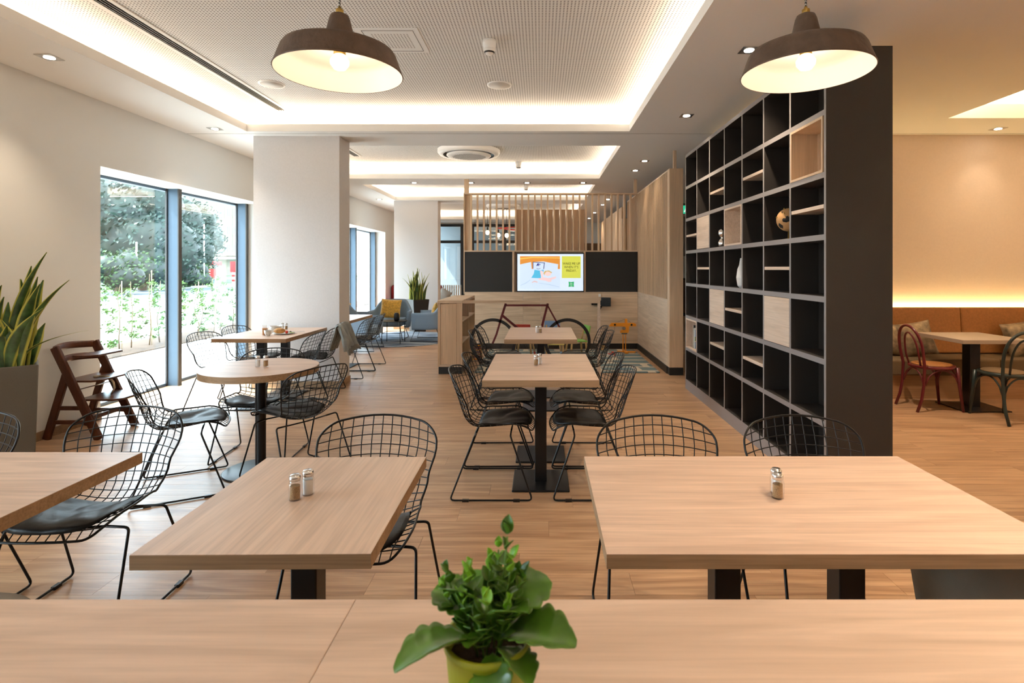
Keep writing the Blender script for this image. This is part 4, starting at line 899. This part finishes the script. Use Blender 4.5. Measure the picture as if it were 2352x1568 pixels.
# ---------------------------------------------------------------- denim jacket over a chair back
def jk(u, v):      # v along the drape (inside front of back -> over the rim -> outside), u across
    path = [(-.20, .52), (-.245, .64), (-.275, .74), (-.29, .80), (-.315, .825), (-.345, .80), (-.375, .70), (-.41, .60), (-.44, .50)]
    q = v * (len(path) - 1); i = min(int(q), len(path) - 2); f = q - i; x = path[i][0] + (path[i+1][0] - path[i][0]) * f; z = path[i][1] + (path[i+1][1] - path[i][1]) * f
    y = (u - .5) * (.26 + .12 * v) - .03; o_ = .014 * math.sin(u * 26 + v * 2) * (.3 + v) + .01 * noise.noise(Vector((u * 4, v * 5, 0)))
    return (x - o_ - (.05 * (v - .5) ** 2), y, z + .02 * math.sin(u * 5) * v)
t = thing('denim_jacket', 'faded denim jacket hung over a wire chair back by the pillar', 'jacket', (-2.63, 6.36, 0), 180)
DN = mat('faded_denim', (.31, .33, .32), .9, var=.2, nscale=9, bump=.2, bscale=200)
obj('cloth', MB().grid(jk, 44, 26), DN, t, solid=.008); obj('lining', MB().grid(lambda u, v: tuple(Vector(jk(.15 + u * .6, v * .55)) + Vector((.022, 0, -.004))), 20, 14), mat('denim_inside', (.03, .045, .07), .9), t, solid=.005)
obj('sleeve', MB().tube([(-.33, .08, .79), (-.385, .10, .70), (-.41, .12, .60), (-.425, .13, .52)], [.03, .035, .034, .03], 12), DN, t); obj('hem_band', MB().grid(lambda u, v: tuple(Vector(jk(u, .93 + v * .07)) + Vector((-.006, 0, 0))), 44, 3), mat('denim_dark', (.20, .20, .19), .9), t, solid=.009)
# ---------------------------------------------------------------- pendants
def pendant(x, y, lab):
    t = thing('pendant_lamp', lab, 'pendant lamp', (x, y, 2.077), 0, 'pendant lamps over the foreground tables')
    obj('shade', MB().lathe([(.193, 0), (.195, .003), (.193, .006), (.173, .062), (.166, .073), (.152, .079), (.10, .084), (.062, .088), (.049, .092), (.045, .115), (.032, .172), (.027, .184), (.016, .190), (0, .191)], (0,0,0), 64, cap=False), M['rust'], t, label='rust brown shade')
    obj('inner_shade', MB().lathe([(.192, .001), (.1715, .061), (.164, .070), (.150, .076), (.098, .081), (.06, .085), (.04, .10), (0, .102)], (0,0,0), 64, cap=False), M['shade_in'], t)
    obj('brass_ring', MB().lathe([(.064, .0885), (.0645, .092), (.054, .096), (.047, .100)], (0,0,0), 40, cap=False), M['brass'], t)
    obj('socket', MB().lathe([(.018, .06), (.018, .10), (0, .10)], (0,0,0), 20), M['brass'], t)
    obj('brass_cap', MB().lathe([(.011, .189), (.012, .192), (.012, .203), (.005, .207), (.005, .212), (0, .212)], (0,0,0), 20), M['brass'], t)
    obj('bulb', MB().lathe([(0, .012), (.018, .016), (.028, .03), (.029, .042), (.02, .056), (.013, .066), (0, .066)], (0,0,0), 20), M['bulb'], t)
    obj('cable', MB().tube([(0, 0, .21), (0, 0, 3.37 - 2.077 if x < 1.05 else HC - 2.077)], .0035, 6), M['cable'], t)
    l = bpy.data.lights.new('lamp', 'POINT'); l.energy = .4; l.color = (1, .80, .60); l.shadow_soft_size = .03
    o = bpy.data.objects.new('lamp', l); COL.objects.link(o); o.location = (x, y, 2.077 + .005)
def cable_mat():
    m, nt, b = newmat('braided_cable'); L = nt.links.new; tc = node(nt, 'ShaderNodeTexCoord'); w_ = node(nt, 'ShaderNodeTexWave'); w_.bands_direction = 'DIAGONAL'; w_.inputs['Scale'].default_value = 60; L(tc.outputs['Object'], w_.inputs[0])
    r = node(nt, 'ShaderNodeValToRGB'); r.color_ramp.interpolation = 'CONSTANT'; r.color_ramp.elements[0].color = (.02, .02, .02, 1); r.color_ramp.elements[1].position = .5; r.color_ramp.elements[1].color = (.6, .58, .55, 1); L(w_.outputs[0], r.inputs[0]); L(r.outputs[0], b.inputs['Base Color']); return m
M['cable'] = cable_mat()
pendant(-.634, 1.73, 'rust brown pendant lamp at left over the table with pepper and salt'); pendant(.836, 1.73, 'rust brown pendant lamp at right in front of the bookcase')
# ---------------------------------------------------------------- bench corner
BW = mat('bench_wood', (.50, .27, .12), .5); M['tan'] = mat('tan_leather', (.40, .165, .045), .6, var=.12, nscale=40); M['olive'] = mat('olive_seat_fabric', (.17, .115, .06), .85, var=.08, nscale=200)
bn = thing('bench', 'long wall bench with tan back and olive brown seat', 'bench', (4.6, 6.35, 0))
obj('plinth', MB().box(-2.38, 2.8, -.19, .2, 0, .265), wood('bench_oak', (.52, .30, .15), (.42, .23, .11), 0, .5, .05, .8, .2), bn)
for x0, x1 in ((-2.38, .52), (.524, 2.8)): obj('seat_cushion', MB().box(x0, x1, -.25, .2, .27, .45), M['olive'], bn, bevel=.02)
for x0, x1 in ((-2.38, .40), (.404, 2.8)): obj('back_cushion', MB().prism([(.14, .46), (.26, .46), (.26, 1.0), (.19, 1.0)], x0, x1, 'x'), M['tan'], bn, bevel=.018)
area('bench_light', (4.7, 6.64, .97), (5.0, .02), 8, (1, .72, .30), (0, .18, 1))
DC = mat('gold_print_cushion', (.28, .21, .13), .4, var=.55, nscale=16, metal=.3, bump=.3, bscale=14)
def cushion(name, mt, w_, h_, th, lab, loc, rot, grp):
    def f(sgn):
        def g(u, v):
            a, b = 2 * u - 1, 2 * v - 1; p = (1 - a * a) * (1 - b * b); pin = 1 - .07 * (a * a * (1 - b * b) * 1 + b * b * (1 - a * a))
            return (a * w_ / 2 * (1 - .06 * (1 - b * b)), sgn * th / 2 * p ** .45, b * h_ / 2 * (1 - .06 * (1 - a * a)) + h_ / 2)
        return g
    mb = MB(); mb.grid(f(1), 16, 16); n = len(mb.v); mb.grid(f(-1), 16, 16)
    o = obj(name, mb, mt, loc=loc); o.rotation_euler = tuple(R(a) for a in rot); return tag(o, lab, 'cushion', grp)
G5 = 'gold patterned cushions on the bench'
cushion('cushion', DC, .40, .38, .14, 'gold patterned cushion half hidden by the bookcase', (4.06, 6.36, .455), (-14, 8, 4), G5)
cushion('cushion', DC, .42, .40, .14, 'gold patterned cushion behind the red bentwood chair', (4.36, 6.30, .455), (-16, -9, -6), G5)
cushion('cushion', DC, .42, .40, .14, 'gold patterned cushion at the right edge of the bench', (5.62, 6.32, .455), (-14, -8, 0), G5)
def bentwood(x, y, rz, c, seatc, lab):
    t = thing('bentwood_chair', lab, 'chair', (x, y, 0), rz, 'bentwood chairs in the bench corner')     # faces +X, 0.42 x 0.36
    obj('seat_ring', MB().lathe([(.205, .43), (.212, .438), (.212, .458), (.20, .462), (.0, .462)], (.01, 0, 0), 36, True, 1, .95), c, t)
    obj('seat', MB().lathe([(.185, .460), (.18, .472), (.12, .478), (0, .48)], (.01, 0, 0), 32, True, 1, .95), seatc, t)
    for sy in (-1, 1): obj('leg', MB().tube([(.17, sy * .15, .45), (.185, sy * .16, .25), (.215, sy * .172, 0)], [.018, .016, .013], 10), c, t)
    N = 20; pts = [(-.255, -.17, 0), (-.21, -.168, .12), (-.185, -.165, .26), (-.175, -.165, .45)]
    for k in range(N + 1):
        a = math.pi * k / N; pts.append((-.20 - .05 * math.sin(a), -.17 * math.cos(a) * 1.06, .60 + .27 * math.sin(a) ** .8))
    pts += [(-.175, .165, .45), (-.185, .165, .26), (-.21, .168, .12), (-.255, .17, 0)]
    obj('back_hoop', MB().tube(pts, .0145, 10), c, t)
    pts = [(-.165, -.09, .455)] + [(-.19 - .045 * math.sin(math.pi * k / 14), -.10 * math.cos(math.pi * k / 14), .56 + .235 * math.sin(math.pi * k / 14) ** .8) for k in range(15)] + [(-.165, .09, .455)]
    obj('inner_hoop', MB().tube(pts, .010, 10), c, t)
    for a0, a1 in (((.19, -.155), (-.18, -.165)), ((.19, .155), (-.18, .165)), ((.185, -.155), (.185, .155)), ((-.18, -.16), (-.18, .16))):
        p0, p1 = Vector((*a0, 0)), Vector((*a1, 0)); pts = []
        for k in range(13):
            f = k / 12; p = p0 + (p1 - p0) * (.03 + .94 * f); z = .27 + .155 * math.sin(math.pi * f) ** .55 if 0 < f < 1 else .27; pts.append((p.x, p.y, z))
        obj('brace', MB().tube(pts, .008, 8), c, t)
    return t
bentwood(4.085, 5.75, 0, mat('burgundy_lacquer', (.13, .012, .016), .3), M['tan'], 'dark red bentwood chair left of the bistro table')
bentwood(4.51, 5.335, 90, mat('dark_green_lacquer', (.025, .04, .038), .3), mat('brown_seat', (.22, .14, .07), .8), 'dark green bentwood chair cut by the right edge')
# ---------------------------------------------------------------- upholstered tub seats near the camera
TF = mat('taupe_upholstery', (.19, .155, .11), .85, var=.12, nscale=6, bump=.1, bscale=300)
def tub(x, y, rz, r, z0, z1, lab, name='tub_chair'):
    t = thing(name, lab, 'armchair', (x, y, 0), rz)
    def f(u, v):
        a = math.pi * (.12 + 1.76 * u); q = r * (.82 + .18 * v); zt = z1 - .26 * max(0, (math.cos(a) + .55) / 1.55) * min(1, (z1 - z0) * 3); return (q * math.cos(a), q * math.sin(a), z0 + (zt - z0) * v)
    obj('backrest_shell', MB().grid(f, 40, 8), TF, t, solid=.045, bevel=0)
    obj('seat', MB().lathe([(r * .74, z0), (r * .76, z0 + .03), (r * .78, z0 + .2), (r * .7, z0 + .23), (0, z0 + .23)], (0,0,0), 36), TF, t)
    for i in (-1, 1):
        for j in (-1, 1): obj('leg', MB().tube([(i * r * .55, j * r * .55, z0), (i * r * .7, j * r * .7, 0)], [.014, .01], 8), M['black'], t)
    return t
tub(1.59, 1.76, 90, .33, .12, .70, 'taupe upholstered tub chair under the wide right table')
tub(-1.36, 1.165, -90, .19, .40, .655, 'grey tub seat peeking over the counter at lower left', 'tub_stool')
# ---------------------------------------------------------------- lounge by the far pillar
def roundrect(w_, h_, r, n=5):
    p = []
    for cx, cy_, a0 in ((w_/2 - r, h_/2 - r, 0), (-w_/2 + r, h_/2 - r, 90), (-w_/2 + r, -h_/2 + r, 180), (w_/2 - r, -h_/2 + r, 270)):
        for k in range(n + 1): a = R(a0 + 90 * k / n); p.append((cx + r * math.cos(a), cy_ + r * math.sin(a)))
    return p
def armchair(x, y, rz, lab):
    t = thing('lounge_armchair', lab, 'armchair', (x, y, .012), rz, 'blue grey lounge armchairs'); F = M['blue_fabric']     # faces +X
    obj('seat', MB().prism(roundrect(.60, .56, .08), .27, .42, 'z'), F, t, bevel=.03)
    def back(u, v):
        b = 2 * u - 1; a = b * 1.75; s_ = abs(b); q = .36
        x_ = -.02 - q * math.cos(a) * .95 if abs(a) < 1.57 else -.02 + .30 * (abs(a) - 1.57) / .18 * .9; y_ = q * math.sin(max(-1.57, min(1.57, a))) * 1.05
        top = .80 - .22 * max(0, min(1, (s_ - .35) / .3)) ** 1.0 - .02 * max(0, s_ - .7); lean = v * .05
        return (x_ - lean * math.cos(min(abs(a), 1.57)), y_ * (1 + .10 * v), .25 + (top - .25) * v)
    obj('backrest', MB().grid(back, 44, 8), F, t, solid=.05)
    for j in (-1, 1):
        obj('sled_leg', MB().tube([(.20, j * .24, .27), (.30, j * .31, .008), (-.30, j * .31, .008), (-.20, j * .24, .27)], .008, 8), M['black'], t)
    return t
armchair(-3.11, 11.35, -88, 'blue grey armchair facing the camera with a yellow cushion')
armchair(-2.28, 11.15, 180, 'blue grey armchair seen from the side behind the low cabinet')
armchair(-3.20, 9.85, 0, 'blue grey armchair turned sideways, half hidden behind the pillar')
armchair(-3.78, 10.75, -12, 'blue grey armchair by the far window, half behind the pillar')
G6 = 'mustard velvet cushions'
cushion('cushion', M['mustard'], .42, .40, .15, 'mustard velvet cushion on the armchair facing the camera', (-3.12, 11.32, .435), (-14, 4, 2), G6)
cushion('cushion', M['mustard'], .38, .36, .14, 'mustard cushion in the armchair behind the low cabinet', (-2.18, 11.15, .435), (-14, 0, -90), G6)
cushion('cushion', M['mustard'], .40, .38, .14, 'mustard cushion by the far window beside the pillar', (-3.86, 10.74, .435), (-14, 10, 60), G6)
def rug2():
    m, nt, b = newmat('blue_grey_rug'); L = nt.links.new; tc = node(nt, 'ShaderNodeTexCoord'); mp = node(nt, 'ShaderNodeMapping'); mp.inputs['Scale'].default_value = (.6, 2.6, 1); L(tc.outputs['Object'], mp.inputs[0])
    n = node(nt, 'ShaderNodeTexNoise'); n.inputs['Scale'].default_value = 2.2; n.inputs['Detail'].default_value = 4; L(mp.outputs[0], n.inputs[0]); r = node(nt, 'ShaderNodeValToRGB')
    r.color_ramp.elements[0].position = .4; r.color_ramp.elements[1].position = .6; r.color_ramp.elements[0].color = (.06, .09, .14, 1); r.color_ramp.elements[1].color = (.36, .40, .44, 1); L(n.outputs[0], r.inputs[0]); L(r.outputs[0], b.inputs['Base Color']); b.inputs['Roughness'].default_value = .95; return m
tag(obj('round_rug', MB().lathe([(1.25, 0), (1.25, .010), (1.24, .012), (0, .012)], (0,0,0), 72), rug2(), loc=(-2.95, 11.4, 0)), 'round blue grey rug under the lounge armchairs', 'rug')
t = thing('side_table', 'thin black side table in front of the blue armchair', 'table', (-2.88, 10.72, .012))
obj('tabletop', MB().cyl(0, 0, .42, .432, .27, 40), M['black'], t)
for i in (-1, 1):
    for j in (-1, 1): obj('leg', MB().tube([(i * .17, j * .17, .42), (i * .18, j * .18, 0)], .008, 6), M['black'], t)
obj('stretcher', MB().tube([(-.178, -.178, .2), (.178, -.178, .2), (.178, .178, .2), (-.178, .178, .2)], .005, 6, closed=True), M['black'], t)
t = thing('lantern', 'small black lantern on the lounge side table', 'lantern', (-2.80, 10.66, .444)); obj('body', MB().lathe([(.04, 0), (.055, .03), (.05, .12), (.04, .15), (.025, .16), (0, .16)], (0,0,0), 20), M['black'], t); obj('handle', MB().tube([(-.035, 0, .15), (-.03, 0, .19), (.03, 0, .19), (.035, 0, .15)], .003, 6), M['black'], t)
# ---------------------------------------------------------------- snake plants
def snake(name, x, y, lab, potmb, potm, z0, leaves, srt, grp, rz=0, prz=0):
    t = thing(name, lab, 'potted plant', (x, y, 0), rz, grp)
    obj('pot', potmb, potm, t, bevel=.008, rz=prz); obj('soil', MB().box(-srt, srt, -srt, srt, z0 - .05, z0 - .015), M['soil'], t, rz=prz)
    for (lx, ly, h, wd, az, lean, tw) in leaves:
        v = []; e = []; n = 12; cs = (-1, -.82, -.62, 0, .62, .82, 1)
        for side in (1, 0):
            for i in range(n + 1):
                u = i / n; ww = wd * (.62 + .38 * math.sin(math.pi * min(1, u * 1.15))) * (1 if u < .62 else max(.02, math.cos((u - .62) / .38 * 1.5)) ** .8)
                r = lean * u * u * h; ang = tw + u * .9
                cx, cy_, z = lx + r * math.cos(az), ly + r * math.sin(az), z0 - .03 + h * u * (1 - .22 * lean * u)
                for c in cs:
                    q = ww * c; cup = .35 * ww * c * c
                    v.append((cx + q * math.cos(ang) - cup * math.sin(ang), cy_ + q * math.sin(ang) + cup * math.cos(ang), z)) if side else v.append((cx + q * math.cos(ang) - (cup - .004) * math.sin(ang), cy_ + q * math.sin(ang) + (cup - .004) * math.cos(ang), z))
                    e.append(1 if abs(c) > .8 else 0)
        k = 7; n1 = (n + 1) * k; f = []
        for i in range(n):
            for j in range(k - 1):
                a = i * k + j; f.append((a, a + 1, a + k + 1, a + k)); f.append(tuple(n1 + q for q in (a, a + k, a + k + 1, a + 1)))
            f.append((i*k, (i+1)*k, n1 + (i+1)*k, n1 + i*k)); f.append((i*k+k-1, n1+i*k+k-1, n1+(i+1)*k+k-1, (i+1)*k+k-1))
        mb = MB(); mb.add(v, f, True); me = mb.mesh('leaf', M['snake']); add_edge(me, e); obj('leaf', me, None, t)
    return t
rs = random.Random(3)
lv = [(.0, .0, .92, .030, .3, .26, .2), (.10, -.02, .66, .048, .1, .22, .3), (.07, -.07, .50, .050, .2, .45, .1), (-.03, -.07, .76, .042, 2.5, .08, .2), (.04, .04, .78, .042, .4, .10, .1), (.08, .05, .70, .042, .2, .12, .5), (.11, -.04, .44, .045, 0, .30, -.2), (-.06, 0, .78, .040, 2.9, .2, .3), (.09, 0, .74, .026, 0, .50, .2), (.10, -.02, .40, .012, 0, 1.3, .3)]
for k in range(15): lv.append((rs.uniform(-.11, .11), rs.uniform(-.11, .11), rs.uniform(.30, .72), rs.uniform(.038, .055), rs.uniform(0, 6.28), rs.uniform(.05, .3), rs.uniform(-.8, .8)))
pot = MB(); pz = .75
pot.add([(-.15,-.15,0),(.15,-.15,0),(.15,.15,0),(-.15,.15,0),(-.17,-.17,pz),(.17,-.17,pz),(.17,.17,pz),(-.17,.17,pz),(-.148,-.148,pz),(.148,-.148,pz),(.148,.148,pz),(-.148,.148,pz),(-.142,-.142,pz-.06),(.142,-.142,pz-.06),(.142,.142,pz-.06),(-.142,.142,pz-.06)],
        [(0,3,2,1),(0,1,5,4),(1,2,6,5),(2,3,7,6),(3,0,4,7),(4,5,9,8),(5,6,10,9),(6,7,11,10),(7,4,8,11),(8,9,13,12),(9,10,14,13),(10,11,15,14),(11,8,12,15),(12,13,14,15)])
snake('snake_plant', -3.975, 4.09, 'large snake plant in a grey planter at the left edge', pot, M['pot_grey'], pz, lv, .14, 'snake plants', prz=43)
lv2 = [(rs.uniform(-.14, .14), rs.uniform(-.14, .14), rs.uniform(.45, .85), rs.uniform(.03, .045), rs.uniform(0, 6.28), rs.uniform(.03, .25), rs.uniform(-.8, .8)) for k in range(24)] + [(-.1, -.05, .6, .035, 3.1, .5, .2), (.1, 0, .68, .03, 0, .3, 0)]
p2 = MB(); pz = .745
p2.add([(-.14,-.14,0),(.14,-.14,0),(.14,.14,0),(-.14,.14,0),(-.20,-.20,pz),(.20,-.20,pz),(.20,.20,pz),(-.20,.20,pz),(-.175,-.175,pz),(.175,-.175,pz),(.175,.175,pz),(-.175,.175,pz),(-.17,-.17,pz-.06),(.17,-.17,pz-.06),(.17,.17,pz-.06),(-.17,.17,pz-.06)],
        [(0,3,2,1),(0,1,5,4),(1,2,6,5),(2,3,7,6),(3,0,4,7),(4,5,9,8),(5,6,10,9),(6,7,11,10),(7,4,8,11),(8,9,13,12),(9,10,14,13),(10,11,15,14),(11,8,12,15),(12,13,14,15)])
snake('snake_plant', -2.86, 12.75, 'smaller snake plant in a black planter before the far pillar', p2, M['pot_black'], pz, lv2, .168, 'snake plants', 38)
# ---------------------------------------------------------------- wooden high chair
hc = thing('high_chair', 'dark brown wooden high chair under the window edge', 'high chair', (-4.0, 4.9, 0)); B = M['brown_wood']
def hp(n, mb, **k):
    o = obj(n, mb, B, hc, **k); o.location = (4.0, -4.9, 0); return o
for y in (4.69, 5.11):
    hp('front_leg', MB().beam((-3.775, y, 0), (-4.155, y, .79), .032, .068, up=(1, 0, 0)), bevel=.006)
    hp('rear_leg', MB().beam((-4.225, y, 0), (-4.055, y, .56), .03, .062, up=(1, 0, 0)), bevel=.006)
    for z in (.15, .27): hp('rung', MB().beam((-4.22 + z * .3, y, z), (-3.775 - z * .48, y, z), .022, .035), bevel=.004)
for z, x in ((.765, -4.15), (.66, -4.10)):
    def f(u, v, z=z, x=x): return (x - .075 * math.sin(math.pi * u) + v * -.012, 4.69 + .42 * u, z - .03 + .06 * v + (.012 * math.sin(math.pi * u)))
    hp('back_board', MB().grid(f, 18, 3), solid=.016)
def plate_(n, x0, x1, z, yo=0): hp(n, MB().prism([(x0, 4.705), (x1 - .06, 4.705), (x1, 4.76), (x1, 5.04), (x1 - .06, 5.095), (x0, 5.095)], z, z + .016, 'z'), bevel=.004)
plate_('seat', -4.12, -3.80, .485); plate_('foot_plate', -3.98, -3.62, .325); plate_('tray', -4.02, -3.84, .70)
hp('cross_rung', MB().beam((-3.86, 4.69, .18), (-3.86, 5.11, .18), .02, .035), bevel=.003); obj('metal_rod', MB().tube([(-3.98, 4.69, .42), (-3.98, 5.11, .42)], .005, 8), M['chrome'], hc).location = (4.0, -4.9, 0)
obj('strap', MB().tube([(-3.93, 4.88, .505), (-3.84, 4.88, .50), (-3.80, 4.88, .45), (-3.79, 4.88, .40), (-3.82, 4.88, .345)], [.012, .01, .009, .008, .008], 6).ball((-3.94, 4.86, .508), .022, 10, .45), mat('beige_strap', (.55, .46, .33), .9), hc, label='beige harness strap').location = (4.0, -4.9, 0)
# ---------------------------------------------------------------- far end of the hall
wn = struct('window_4', MB().box(-4.2, -.2, 19.55, 19.62, 2.95, 3.04).box(-4.2, -.2, 19.55, 19.62, 2.36, 2.46).box(-4.2, -.2, 19.55, 19.62, 0, .08), M['black'])
for x in (-4.2, -2.86, -2.5, -1.35, -.3): obj('mullion', MB().box(x, x + .12, 19.54, 19.63, 0, 3.04), M['black'], wn)
for x0, x1 in ((-4.08, -2.86), (-2.74, -2.5), (-2.38, -1.35), (-1.23, -.3)): obj('pane', MB().box(x0, x1, 19.58, 19.59, .08, 2.95), M['glass'], wn)
struct('wall_far_room', MB().box(-4.72, -.1, 21.2, 21.3, 0, 3.6).box(-4.72, -.1, 19.75, 21.3, 3.3, 3.4).box(-.2, -.1, 19.75, 21.3, 0, 3.3).box(-4.72, -4.6, 19.75, 21.3, 0, .8), mat('pale_blue_wall', (.30, .35, .38), .7))  # roof and side walls are unseen, added to dim the view behind the glazing
struct('trim_2', MB().box(-3.2, -2.9, 21.0, 21.1, 0, 2.3), mat('white_curtain', (.45, .48, .5), .8))
t = thing('radiator', 'white column radiator behind the far glazing', 'radiator', (-3.0, 19.2, 0))
for k in range(10): obj('column', MB().box(-.5 + k * .075, -.46 + k * .075, -.04, .04, .0, .88), M['white'], t)
t = thing('red_sofa', 'red sofa back half hidden by the far pillar', 'sofa', (-3.35, 15.2, 0)); RS = mat('red_fabric', (.22, .012, .012), .8)
obj('backrest', MB().box(-.9, .55, .3, .5, .3, 1.0), RS, t, bevel=.08); obj('seat', MB().box(-.9, .55, -.4, .3, .12, .46), RS, t, bevel=.04)
for x in (-.8, .45): obj('leg', MB().box(x, x + .05, -.3, .4, 0, .12), M['black'], t)
for k, (x, r) in enumerate(((-2.95, 12), (-2.80, 22), (-2.66, 30))): cushion('cushion', mat('grey_cushion', (.30, .28, .25), .9), .34, .42, .12, ('leftmost', 'middle', 'rightmost')[k] + ' of the three grey cushions on the red sofa', (x - .15, 15.38, .50), (-12, r, 20), 'grey sofa cushions')
for k, (x, y, z) in enumerate(((-1.63, 16.8, 2.56), (-1.31, 17.0, 2.49), (-1.03, 16.6, 2.46))):
    t = thing('bulb_pendant', ('leftmost', 'middle', 'rightmost')[k] + ' of the three bare bulbs seen through the slats', 'pendant lamp', (x, y, z), 0, 'bare bulb pendants')
    obj('socket', MB().cyl(0, 0, .06, .16, .025, 12), M['black'], t); obj('bulb', MB().ball((0, 0, 0), .055, 14, 1.25), emit('bulb_warm', (1, .62, .32), 5, 1), t); obj('cable', MB().tube([(0, 0, .16), (0, 0, HU - z)], .006, 5), M['black'], t)
t = thing('ceiling_bicycle', 'red bicycle frame lamp hanging behind the slats', 'lamp', (-.95, 16.6, 2.68)); 
obj('tube', MB().tube([(-.35, 0, .0), (.35, 0, .04), (.2, 0, -.06), (-.35, 0, 0)], .018, 8), cols['red'], t); obj('handlebar', MB().tube([(-.62, 0, .03), (-.45, 0, .05), (-.35, 0, .0)], .015, 8), M['black'], t); obj('hanger', MB().tube([(0, 0, .02), (0, 0, HU - 2.68)], .005, 5), M['black'], t)
t = thing('service_counter', 'brown service counter at the end of the right corridor', 'counter', (4.3, 16.8, 0)); obj('front', MB().box(-.8, .9, 0, .5, .1, 1.12), wood('dark_oak', (.16, .08, .04), (.10, .05, .025), 2, .5), t); obj('plinth', MB().box(-.8, .9, .02, .5, 0, .1), M['plinth'], t); obj('worktop', MB().box(-.85, .95, -.03, .5, 1.12, 1.16), M['black'], t)
struct('wall_service', MB().box(3.4, 5.6, 17.4, 17.5, 0, 3.09), mat('grey_wall', (.34, .31, .30), .8)); struct('trim_3', MB().box(3.4, 5.5, 17.36, 17.4, 1.16, 1.85), mat('backlit_white', (.9, .88, .85), .6))
struct('wall_bar', MB().box(.3, 3.2, 19.4, 19.5, 0, 2.35), mat('bar_brown', (.13, .07, .035), .7))
t = thing('exit_sign', 'green emergency exit sign at the end of the corridor', 'exit sign', (3.62, 13.7, 2.93)); gg = emit('exit_green', (.02, .62, .32), 1.2)
obj('panel', MB().box(-.07, .20, -.015, .015, -.10, .10), gg, t); obj('bracket', MB().box(-.06, .18, -.01, .01, .10, HC - 2.93), M['pot_grey'], t)
wt = emit('exit_white', (1, 1, 1), 1.2); obj('running_figure', MB().prism([(-.01, .06), (.03, .06), (.05, .01), (.03, -.02), (.05, -.08), (.02, -.08), (.0, -.02), (-.03, -.07), (-.05, -.05), (-.02, 0)], -.02, -.016), wt, t); obj('arrow', MB().prism([(.08, .05), (.16, .05), (.16, -.07), (.14, -.07), (.10, .0)], -.02, -.016), wt, t)
